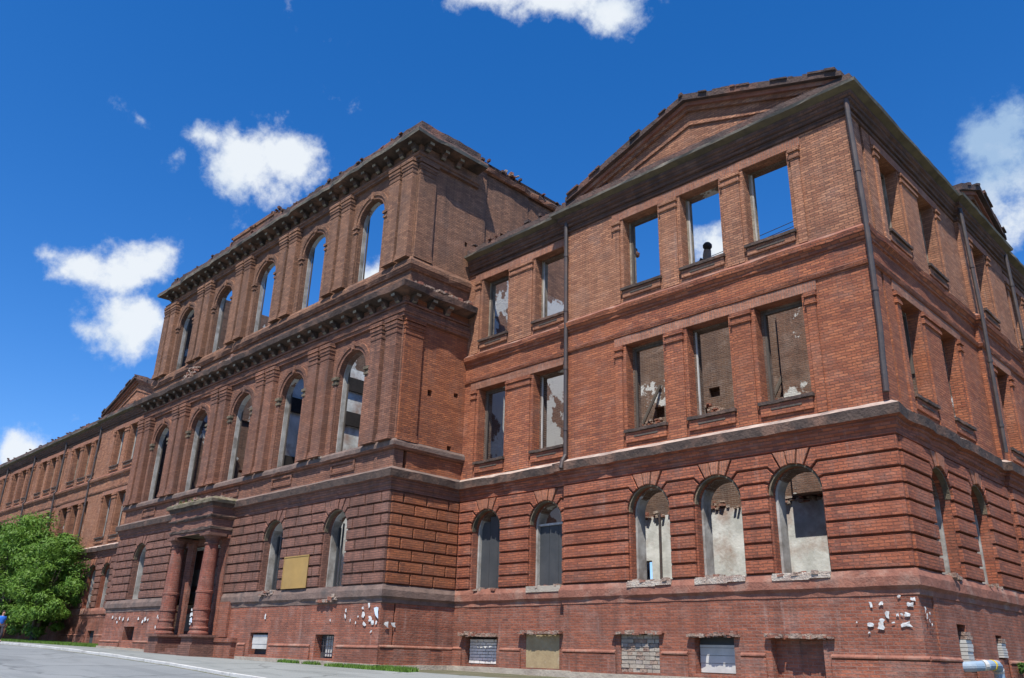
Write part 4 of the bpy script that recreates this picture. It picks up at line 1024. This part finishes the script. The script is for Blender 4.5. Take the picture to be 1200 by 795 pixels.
for z_ in (8.4, 11.6, 14.2):
    mb = MB(); mb.box((-39,10.6,z_),(-16.9,11.45,z_+.75)); part(mb.build('floor_beam', M_wood2))
mb = MB()
fx = Frame((-31.0,0),(0,1),(1,0))
wall(mb, fx, .6, 11.4, -.3, 15.1, [], 0, .5, 0, 0, 0, inner=False); wall(mb, fx, .6, 11.4, 15.1, 16.3, [], 0, .5, 1, 1, 1, inner=False)
cw = part(mb.build('cross_wall', [M_pint, B_int]))
for z_ in (8.6, 11.75, 13.75):
    mb = MB(); mb.box((-31.0,.7,z_),(-30.86,11.3,z_+.78)); o = mb.build('beam_band', M_char); o.parent = cw
rubble(fx, .7, 11.3, -.4, -.05, 16.25, 10, .5)
mb = MB(); mb.box((-6.35,7.3,5.6),(-4.6,7.98,13.9)); part(mb.build('chimney_breast', B_intd))
mb = MB(); mb.tube([(-12.5,7.85,-.5),(-12.45,7.85,5.6)], .05, 8); part(mb.build('heating_riser', M_pipe))
for k in range(5): mb = MB(); xx = -15.2+3.1*k; mb.box((xx,7.6+random.uniform(0,.2),9.0+random.uniform(-.1,.1)),(xx+.22,8.02,9.25)); part(mb.build('joist_stub', M_wood2))
for (xa, za, xb, zb2) in ((-12.9,9.0,-12.2,11.0),(-9.7,8.9,-10.3,10.6),(-6.9,9.0,-6.5,10.4),(-8.3,5.5,-7.2,6.6)):
    mb = MB(); mb.tube([(xa,7.3,za),(xb,7.9,zb2)], .07, 6); part(mb.build('broken_joist', M_wood2))
rubble(WF, -15.9, -1, -7.95, -7.2, 8.9, 14, .5, M_rubpale); rubble(WF, -13.4, -12.2, -7.95, -7.6, 9.0, 30, .8, M_rubpale); rubble(WF, -10.6, -9.2, -7.95, -7.6, 9.0, 26, .7, M_rubpale)
rubble(WF, -15.9, -1, -8.05, -7.88, 5.4, 12, .45, M_rubpale); rubble(WF, -15.9, -1, -8.0, -7.8, 9.1, 8, .4, M_rubpale); rubble(WF, -15.9, -1, -8.4, -8.05, 13.85, 8, .5)
mb = MB()   # rubble-strewn floor inside
mb.poly([(-39,-2,-.1),(-17,-2,-.1),(-17,11,-.1),(-39,11,-.1)]); mb.poly([(-16,.9,-.1),(-.9,.9,-.1),(-.9,12,-.1),(-16,12,-.1)]); mb.poly([(-103,1,.3),(-41,1,.3),(-41,9,.3),(-103,9,.3)])
part(mb.build('interior_floor', M_rubpale))
# boarded windows in the recessed bay, ground floor
for u, tymp in ((g2[0], 0), (g2[1], 1)):
    mb = MB(); bh = 4.14-2.13
    for k in range(3):
        w_ = 1.28/3; mb.box((-.64+w_*k+.006, .38, .0), (-.64+w_*(k+1)-.006, .41, bh + (.0 if tymp else .35+.18*(k == 1))))
    o = mb.build('boarding', M_dark); o.location = WF.P(u, -.15, 2.13); o.parent = w_rec
    if tymp:
        mb = MB(); mb.box((-.64,.33,bh-.02),(.64,.40,bh+.05)); o = mb.build('transom', M_wood); o.location = WF.P(u, -.15, 2.13); o.parent = w_rec
for uc in (BC[0], BC[1], BC[4]):
    mb = MB()
    for k in range(3): mb.box((-.05+.22*k+.004,.60,0),(-.05+.22*(k+1)-.004,.63,2.3-.3*k)); 
    mb.box((-.64,.50,0),(-.58,.60,2.2)); mb.box((-.40,.52,0),(-.36,.58,2.35))
    o = mb.build('boarding', M_dark); o.location = WF.P(uc, d2, 2.13); o.parent = cfront

# basement window infills
def infill(fr, d, ua, ub, za, zb_, kind, dp, parent):
    if kind == 'bricks':
        r = 8; c = 5; bw_, bh_ = (ub-ua)/c, (zb_-za)/r
        for i in range(r):
            off = .5*(i % 2); xs = [ua] + [ua+bw_*(k+off) for k in range(1-int(off > 0), c+1) if ua < ua+bw_*(k+off) < ub-.02] + [ub]
            for a, b in zip(xs, xs[1:]):
                mb = MB(); mb.box((a+.012, 0, 0), (b-.012, .1, bh_-.016)); o = mb.build('white_brick', M_whiteb); o.location = fr.P(0, d-dp+.14+random.uniform(-.012,.012), za+bh_*i+.008); o.parent = parent
    elif kind == 'tin':
        z = za; k = 0
        while z < zb_-.02:
            hh = min(random.uniform(.16,.26), zb_-z); mb = MB(); mb.box((ua+.03, 0, .004), (ub-.05+random.uniform(-.04,.0), .03, hh-.006)); o = mb.build('board', M_tin); o.location = fr.P(0, d-dp+.06+.012*(k % 2), z); o.parent = parent; z += hh; k += 1
    elif kind == 'sand':
        mb = MB(); mb.box((ua, 0, 0), (ub, .06, zb_-za)); o = mb.build('plaster_infill', M_sand); o.location = fr.P(0, d-dp+.08, za); o.parent = parent
    elif kind == 'grey':
        r = 9; rh = (zb_-za)/r
        for i in range(r):
            x = ua
            while x < ub-.05:
                x1 = min(ub, x+random.uniform(.16,.3)); mb = MB(); mb.box((x+.008,0,0),(x1-.008,.09,rh-.014)); o = mb.build('grey_brick', random.choice((M_conc,M_rubpale,M_conc,B_grey))); o.location = fr.P(0, d-dp+.07+random.uniform(-.02,.02), za+rh*i); o.parent = parent; x = x1
    elif kind == 'grille':
        mb = MB(); mb.box((ua+.1,0,0),(ub-.05,.03,zb_-za)); o = mb.build('board', M_tin); o.location = fr.P(0, d-dp+.04, za); o.parent = parent
        mb = MB()
        for k in range(5): x = ua+.15+(ub-ua-.3)*k/4; mb.tube([(x,0,0),(x,0,zb_-za)], .012, 6)
        for k in range(3): z = (zb_-za)*(k+.5)/3; mb.tube([(ua+.05,0,z),(ub-.02,0,z)], .012, 6)
        o = mb.build('grille', M_pipe); o.location = fr.P(0, d-dp+.16, za); o.parent = parent
infill(WF, -.12, -15.25, -13.9, -.28, .50, 'bricks', .30, w_rec)
infill(WF, -.12, -12.4, -10.95, -.34, .72, 'sand', .10, w_rec)
infill(WF, .03, -8.45, -7.1, -.34, .66, 'grey', .10, w_ris)
infill(WF, .03, -5.95, -4.75, -.28, .42, 'tin', .28, w_ris)
infill(WF, d2+.03, -24.35, -23.15, -.02, .5, 'tin', .14, cfront)
infill(WF, d2+.03, -24.2, -23.15, .0, .50, 'tin', .2, cfront) if False else None
infill(WF, d2+.03, -19.5, -18.6, -.2, .48, 'grille', .28, cfront)
# white sill patches
for u in g3:
    mb = MB(); mb.box((-.80,-.148,-.03),(.2,-.04,.115)); mb.box((.2,-.146,-.0),(.74,-.04,.10)); mb.box((-.8,-.10,.11),(.74,-.03,.155)); o = mb.build('sill_patch', M_patch); o.location = WF.P(u, 0, 1.98); o.parent = w_ris
mb = MB(); mb.box((-.75,-.16,-.02),(.75,-.02,.17)); o = mb.build('sill_patch', M_conc); o.location = WF.P(g2[1], -.15, 1.96); o.parent = w_rec

# ------------------------------------------------------------------ downpipes
def downpipe(pts, r=.075, br=()):
    mb = MB(); mb.tube(pts, r, 10); P0 = Vector(pts[0]); o = part(mb.build('downpipe', M_pipe))
    for i in range(len(pts)-1):
        a, b = Vector(pts[i]), Vector(pts[i+1]); L_ = (b-a).length; n = int(L_/2.1)
        for k in range(n):
            c = a.lerp(b, (k+.6)/n) if n else a; dd = (b-a).normalized()
            m2 = MB(); m2.tube([c-dd*.05, c+dd*.05], r+.016, 10); q = m2.build('pipe_collar', M_pipe); q.parent = o
    return o
downpipe([(-10.52,-.05+.02,15.0),(-10.52,-.12,14.9),(-10.52,-.12,6.25),(-10.5,-.3,6.0),(-10.5,-.36,5.75)], .07)
downpipe([(.03,-.13,14.95),(.03,-.13,14.4),(.1,-.16,11.4),(.1,-.16,10.6),(.06,-.13,8),(.02,-.14,7.2),(.0,-.16,6.3)], .072)
downpipe([(.30,8.30,14.95),(.34,8.30,11.2),(.34,8.3,10.6),(.28,8.28,6.3)], .064)
downpipe([(.40,13.0,14.9),(.42,13.0,10.6),(.36,12.9,6.3)], .064)
for px in pipes_l:
    yy = -.1 if px > -57 else .02
    downpipe([(px,yy,15.0),(px,yy,11.1),(px,yy-.12,10.9),(px,yy-.05,10.5),(px,yy,6.2)], .068)

# ------------------------------------------------------------------ things on and around the building
mb = MB(); mb.box((-.86,-.03,-.58),(.86,.0,.58)); 
sb = mb.build('notice_board', M_ply); sb.location = (-21.47,-3.15,2.74)
tag(sb, 'blank yellow board fixed to the block wall between two arched windows', 'board')
mb = MB(); mb.box((-.88,-.045,.56),(.88,-.031,.6)); mb.box((-.88,-.045,-.6),(.88,-.031,-.56)); mb.box((-.88,-.045,-.555),(-.845,-.031,.555)); mb.box((.845,-.045,-.555),(.88,-.031,.555))
o = mb.build('board_edge', M_ply); o.parent = sb

PAP = {}
ORD = ['first','second','third','fourth','fifth','sixth','seventh','eighth','ninth','tenth']
def scrap(x, y, z, w, h, axis, label, group, mat=M_paper, rot=0.):
    """torn bill: thin irregular curled sheet"""
    w *= .68; h *= .62
    n = random.randint(6, 9); mb = MB(); out = []
    for k in range(n):
        a = 2*math.pi*k/n; rr = random.uniform(.38, 1.2); out.append((w/2*rr*math.copysign(min(1, abs(math.cos(a))*1.3), math.cos(a)), random.uniform(-.016,-.002), h/2*rr*math.copysign(min(1, abs(math.sin(a))*1.3), math.sin(a))))
    c = (0, -.012, 0)
    for k in range(n): mb.poly([c, out[k], out[(k+1) % n]])
    for k in range(n):
        a, b = out[k], out[(k+1) % n]; mb.poly([a, (a[0],a[1]+.004,a[2]), (b[0],b[1]+.004,b[2]), b])
    o = mb.build('paper_scrap', mat); o.location = (x, y, z); o.rotation_euler = (0, rot, math.pi/2 if axis else 0)
    tag(o, label, 'paper', group)
    if group: PAP.setdefault(group, []).append((z, y if axis else x, w*h, o))
    return o
la = 'torn white paper scrap pasted on the brick plinth beside the right corner'
sc = [(-.4,1.50,.13,.11),(-1.07,1.33,.14,.22),(-.84,1.35,.16,.15),(-.19,1.32,.26,.22),(-.10,1.45,.17,.14),(-.29,1.12,.22,.2),(-.72,1.09,.16,.28),(-.86,1.0,.17,.16),(-1.13,.90,.26,.2),(-.89,.87,.30,.3),(-.34,.90,.38,.22),(-.6,.94,.12,.08),(-1.45,.95,.07,.06),(-1.19,.72,.1,.08),(-.5,1.1,.09,.12),(-.4,1.12,.1,.08)]
for (x, z, w, h) in sc: scrap(x, -.06, z, w, h, 0, la, 'papers by the right corner', rot=random.uniform(-.2,.2))
for (y, z, w, h) in ((.12,1.22,.16,.22),(.18,1.08,.12,.3),(.28,.98,.1,.2),(.35,1.15,.12,.1),(.4,.9,.09,.12)): scrap(.06, y, z, w, h, 1, 'torn white paper scrap pasted round the right corner on the side wall', 'papers round the corner', rot=random.uniform(-.3,.3))
lb = 'torn white paper scrap pasted on the plinth of the projecting block near its corner'
for (x, z, w, h) in ((-16.59,1.44,.2,.3),(-16.91,1.16,.28,.32),(-17.93,1.3,.12,.2),(-17.95,1.1,.14,.3),(-17.63,.97,.1,.2),(-16.5,1.03,.3,.3),(-16.78,.84,.34,.26),(-16.34,.89,.3,.28),(-16.13,.9,.18,.2),(-16.38,.62,.2,.12),(-18.85,.99,.1,.15),(-17.3,.9,.1,.14),(-16.95,1.38,.2,.16),(-17.2,1.1,.12,.12)):
    scrap(x, -3.11, z, w, h, 0, lb, 'papers on the block corner', rot=random.uniform(-.25,.25))
scrap(-16.14, -3.125, 1.22, .42, .62, 0, 'pale blue poster at the very edge of the projecting block plinth', None, M_bpaper, .05)
scrap(-15.94, -2.84, .85, .3, .28, 1, 'white paper just round the block corner, nearest to the edge', None); scrap(-15.94, -2.55, .86, .34, .28, 1, 'white paper just round the block corner, farther from the edge', None)
scrap(-23.37, -3.11, 1.16, .18, .34, 0, 'lone white paper scrap above the basement window by the entrance', None)
lc = 'torn white paper scrap on the plinth left of the entrance columns'
for (x, z, w) in ((-38.88,1.29,.3),(-38.4,1.24,.26),(-37.95,1.24,.3),(-37.48,1.19,.26),(-36.83,1.19,.3),(-34.74,1.17,.5),(-34.42,1.13,.3),(-35.58,1.21,.3),(-35.01,1.05,.3),(-38.2,1.05,.2)):
    scrap(x, -3.11, z, w, .26, 0, lc, 'papers left of the entrance', rot=random.uniform(-.3,.3))
ld = 'torn white bill pasted low on the right entrance column'
for (dx, z, w, h) in ((-.12,1.42,.26,.2),(-.3,1.22,.3,.3),(.02,1.24,.3,.22),(-.15,1.05,.3,.2),(-.05,.86,.34,.12),(-.34,.98,.2,.2)):
    scrap(-27.5+dx*.6, -3.78-math.sqrt(max(.01,.37**2-dx*dx*.36))-.03, z, w*.7, h, 0, ld, 'bills on the right column')
scrap(-27.40, -4.2, 1.03, .26, .34, 0, 'round pale blue bill on the right entrance column', None, M_bpaper)
le = 'torn white bill pasted low on the left entrance column'
for (dx, z, w, h) in ((-.1,1.2,.3,.26),(.08,1.12,.2,.2),(-.2,.72,.24,.3)):
    scrap(-30.8+dx*.6, -3.78-math.sqrt(.37**2-dx*dx*.36)-.03, z, w*.7, h, 0, le, 'bills on the left column')

for g, lst in PAP.items():
    lst.sort(key=lambda t: -t[0]); zs_ = [t[0] for t in lst]; nr = 3 if len(lst) > 7 else (2 if len(lst) > 4 else 1)
    rows = [lst[i*len(lst)//nr:(i+1)*len(lst)//nr] for i in range(nr)]
    names = {1: [''], 2: ['upper ', 'lower '], 3: ['upper ', 'middle ', 'lower ']}[nr]
    place_ = {'papers by the right corner': 'on plinth by right corner', 'papers round the corner': 'just round the right corner', 'papers on the block corner': "on projecting block's plinth corner", 'papers left of the entrance': 'on plinth left of entrance columns', 'bills on the right column': 'low on right entrance column', 'bills on the left column': 'low on left entrance column'}[g]
    for nm, row in zip(names, rows):
        row.sort(key=lambda t: t[1])
        for i, t in enumerate(row): t[3]['label'] = 'torn white scrap %s, %s from left in %srow' % (place_, ORD[i], nm)
# heating pipe beside the flank wall
hp = empty('heating_pipe', (.4, 1.9, -.6)); tag(hp, 'pale blue wrapped heating pipe emerging from the flank wall and bending down', 'pipe')
mb = MB(); pts = [(-.1,1.95,.03),(.35,2.0,.06),(.5,2.2,.09),(.52,2.9,.10),(.5,3.05,.06),(.48,3.14,-.04),(.48,3.16,-.9)]
mb.tube(pts, .115, 14); o = mb.build('pipe_run', M_blue, None); o.parent = hp; o.location = (-.4, -1.9, .6)
for (a, b) in (((.515,2.55,.095),(.517,2.62,.096)),):
    mb = MB(); mb.tube([a, b], .124, 14); o = mb.build('tape_band', M_yel); o.parent = hp; o.location = (-.4, -1.9, .6)
for (a, b) in (((.45,2.12,.08),(.5,2.2,.09)), ((.49,3.1,.01),(.48,3.14,-.05))):
    mb = MB(); mb.tube([a, b], .122, 14); o = mb.build('pipe_joint', M_tin); o.parent = hp; o.location = (-.4, -1.9, .6)
# brick jambs with whitewash at the flank basement holes
for (ua, ub, za, zb_) in ((2.5,2.95,.12,.85),(5.2,5.6,.3,.78)):
    r = 8; rh = (zb_-za)/r
    for i in range(r):
        mb = MB(); mb.box((ua+.01,0,0),(ub-.01-random.uniform(0,.05),.25,rh-.012)); o = mb.build('whitewashed_brick', M_rubpale if i > 5 else M_tin)
        o.location = SF.P(0, .07+random.uniform(-.02,.02), za+rh*i); o.rotation_euler = (0,0,math.pi/2); o.parent = w_s1

# dark stump on the sill of the middle top window
st = empty('broken_pipe_stump', (-5.35, 2.6, 12.9)); tag(st, 'pale post with round dark head behind the sill of the middle top window', 'post')
mb = MB(); mb.tube([(0,0,-1.4),(0,0,.55),(.03,0,.75)], [.16,.15,.13], 12); o = mb.build('post', M_ledge); o.parent = st
mb = MB(); mb.lathe((.04,0,.9), [(.0,-.15),(.10,-.13),(.16,-.04),(.16,.05),(.10,.13),(.0,.15)], 16); o = mb.build('head', M_pipe); o.parent = st
mb = MB(); mb.tube([(-.25,0,-.2),(-.3,0,.35),(-.2,0,.5)], .07, 8); o = mb.build('arm', M_pipe); o.parent = st
_h = CAM + raydir(829, 289)*((2.6-CAM.y)/raydir(829, 289).y); st.location = (_h.x-.04, 2.6, _h.z-.9)
def cable(name, a, b, sag, label, r=.012):
    a, b = Vector(a), Vector(b); pts = []
    for k in range(17):
        t = k/16; p = a.lerp(b, t); p.z -= sag*4*t*(1-t); pts.append(p)
    mb = MB(); mb.tube(pts, r, 5); tag(mb.build(name, M_cable), label, 'cable')
def atp(a, b, y):
    d = raydir(a, b); t = (y-CAM.y)/d.y; return CAM + d*t
for k, (p, q, lab) in enumerate((((820,304),(940,253),'upper overhead cable crossing the sky behind the top windows'), ((820,309),(940,259),'middle overhead cable crossing the sky behind the top windows'), ((820,314),(940,266),'lowest overhead cable crossing the sky behind the top windows'))):
    A, B_ = atp(*p, 8.), atp(*q, 8.); D_ = (B_-A); cable('overhead_cable', A-D_*.6, B_+D_*.5, .1, lab, .016)

# ------------------------------------------------------------------ trees, bush, person
def tree(name, x, y, h, rx, ry, mat, label, cat='tree', nl=26000, clumps=90, lsz=.15, seed=1, shift=0., trunk=.16, low=.1, group=None):
    rnd = random.Random(seed); z0 = gz(x, y)-.1; root = empty(name, (x, y, z0)); tag(root, label, cat, group)
    mb = MB(); heads = []
    for k in range(5 if h > 2 else 3):
        a = 2*math.pi*k/5+rnd.uniform(-.3,.3); rr = rnd.uniform(.25,.6); top = Vector((rx*rr*math.cos(a)+shift, ry*rr*math.sin(a), h*rnd.uniform(.6,.85)))
        p = [Vector((rnd.uniform(-.25,.25)*trunk*4, rnd.uniform(-.25,.25), 0)), Vector((top.x*.25, top.y*.25, top.z*.35)), Vector((top.x*.6, top.y*.6, top.z*.7)), top]
        mb.tube(p, [trunk, trunk*.7, trunk*.4, trunk*.12], 7); heads.append(top)
        for j in range(3):
            s_ = p[2].lerp(p[1], rnd.random()); e = s_ + Vector((rnd.uniform(-1,1)*rx*.5, rnd.uniform(-1,1)*ry*.4, rnd.uniform(.1,.3)*h))
            mb.tube([s_, s_.lerp(e,.5)+Vector((0,0,.1)), e], [trunk*.3, trunk*.2, trunk*.06], 5)
    o = mb.build('trunk', M_bark); o.parent = root
    cb = MB(); cl = []
    while len(cl) < clumps:
        u = Vector((rnd.uniform(-1,1), rnd.uniform(-1,1), rnd.uniform(-1,1)))
        if u.length > 1.1 or u.length < .3: continue
        zc = h*(.5+low*.5) + u.z*h*(.5-low*.5)
        wf = 1.0 if u.z < 0 else 1-.1*u.z
        cl.append((Vector((u.x*rx*wf+shift, u.y*ry, zc)), rnd.choice((.35,.5,.8,1.0,1.2))*rx*.24))
    per = nl//clumps
    for c, r in cl:
        sq = rnd.uniform(.5,.85)
        for _ in range(per):
            v = Vector((rnd.gauss(0,1), rnd.gauss(0,1), rnd.gauss(0,1))); v.normalize(); rad = r*rnd.random()**.45*rnd.uniform(.7,1.15)
            p = c + Vector((v.x*rad, v.y*rad*.9, v.z*rad*sq))
            if p.z < .05: continue
            n = (v+Vector((rnd.uniform(-.8,.8), rnd.uniform(-.8,.8), rnd.uniform(0,1.1)))).normalized(); t = n.orthogonal().normalized(); t = Matrix.Rotation(rnd.uniform(0,6.28),3,n) @ t; b = n.cross(t); s = lsz*rnd.uniform(.6,1.3)
            cb.poly([p-t*s, p+b*s*.34, p+t*s, p-b*s*.3])
    o = cb.build('crown', mat); o.parent = root
    return root
tree('leafy_tree', -55.2, -1.75, 6.9, 3.9, 1.65, M_leaf, 'bushy bright green tree nearest the entrance, against the far wing', seed=3, nl=42000, clumps=95, lsz=.125)
tree('leafy_tree', -62, -2.1, 8.6, 4.6, 1.9, M_leaf, 'taller green tree farther left, cut by the left edge', seed=8, nl=46000, clumps=100, lsz=.135)
tree('leafy_tree', -70.5, -2.3, 8.6, 5.6, 2.2, M_leaf2, 'farthest green tree along the far wing, mostly hidden', seed=5, nl=16000, clumps=60, lsz=.24)
tree('weedy_bush', .75, 6.2, 1.0, .9, .55, M_leaf2, 'low green bush growing at the foot of the flank wall by the heating pipe', 'bush', nl=3600, clumps=26, lsz=.055, seed=4, trunk=.02, low=.05)

def person(x, y, z):
    root = empty('person', (x, y, z)); tag(root, 'person in bright blue short-sleeved top and dark trousers walking at the left edge', 'person')
    def skin(name, chains, mat, sub=1):
        me = bpy.data.meshes.new(name); vs = []; es = []; rad = []; idx = {}
        for ch in chains:
            prev = None
            for (p, r) in ch:
                key = tuple(round(c, 4) for c in p)
                if key not in idx: idx[key] = len(vs); vs.append(p); rad.append(r)
                if prev is not None: es.append((prev, idx[key]))
                prev = idx[key]
        me.from_pydata(vs, es, []); o = bpy.data.objects.new(name, me); COL.objects.link(o)
        me.materials.append(mat)
        sk = o.modifiers.new('skin', 'SKIN'); sk.use_smooth_shade = True
        for i, r in enumerate(rad): me.skin_vertices[0].data[i].radius = (r, r)
        me.skin_vertices[0].data[0].use_root = True
        ss = o.modifiers.new('sub', 'SUBSURF'); ss.levels = sub; ss.render_levels = sub
        o.parent = root; return o
    sk_m = plainmat('skin', (.45,.26,.18), (.40,.22,.15), 5); bl = plainmat('blue_cloth', (.03,.16,.62), (.05,.2,.7), 4); dk = plainmat('dark_cloth', (.03,.03,.04), (.045,.045,.06), 4); hr = plainmat('hair', (.03,.02,.015), (.05,.035,.025), 9)
    pel, ch, nk, hd = (0,0,.95), (.03,0,1.3), (.05,0,1.5), (.07,0,1.62)
    body = [[(pel,.13),((.02,0,1.12),.13),(ch,.16),((.04,0,1.43),.09),(nk,.055),(hd,.095),((.075,0,1.70),.08)]]
    for s, hip, kn, an, to in ((1,.02,(.22,.09,.52),(.12,.09,.1),(.28,.1,.04)), (-1,.0,(-.02,-.09,.52),(-.3,-.09,.14),(-.16,-.1,.05))):
        body.append([(pel,.13),((0,.09*s,.88),.095),(kn,.058),(an,.038),(to,.03)])
        el = (-.12*s-.02,.24*s,1.12); wr = (.12*-s+.12,.25*s,.9)
        body.append([(ch,.16),((.03,.17*s,1.40),.06),(el,.042),(wr,.03),((wr[0]+.04,wr[1],wr[2]-.09),.03)])
        hb = Vector((wr[0]+.04, wr[1], wr[2]-.09))
        for q in range(4): body.append([(tuple(hb),.03),((hb.x+.03-.018*q, hb.y, hb.z-.05-.01*(q in (1,2))),.009),((hb.x+.035-.018*q, hb.y-.008*s, hb.z-.08-.01*(q in (1,2))),.008)])
        body.append([(tuple(hb),.03),((hb.x+.05, hb.y-.02*s, hb.z-.01),.01),((hb.x+.06, hb.y-.025*s, hb.z-.045),.009)])
    body.append([(hd,.095),((.16,0,1.63),.022)])
    skin('body', body, sk_m)
    sh = [[((.0,0,.93),.15),((.02,0,1.12),.15),((.03,0,1.3),.18),((.04,0,1.43),.10)]]
    for s in (1,-1): sh.append([((.03,0,1.3),.18),((.03,.17*s,1.40),.082),((-.06*s,.215*s,1.24),.07)])
    skin('shirt', sh, bl)
    tr = []
    for s, kn, an in ((1,(.22,.09,.52),(.12,.09,.12)), (-1,(-.02,-.09,.52),(-.3,-.09,.16))): tr.append([((0,0,.93),.15),((0,.09*s,.87),.115),(kn,.08),(an,.06)])
    skin('trousers', tr, dk)
    skin('hair', [[((.02,0,1.64),.09),((.05,0,1.71),.095),((.09,0,1.745),.06)]], hr)
    for s, p in ((1,(.12,.09,.03)),(-1,(-.3,-.09,.06))): skin('shoe', [[((p[0]-.04,p[1],p[2]+.02),.045),((p[0]+.08,p[1],p[2]+.01),.04),((p[0]+.18,p[1],p[2]),.028)]], dk)
    return root
pp = person(-51.05, -5.0, gz(-51.05, -5.0)); pp.rotation_euler = (0, 0, R(8))
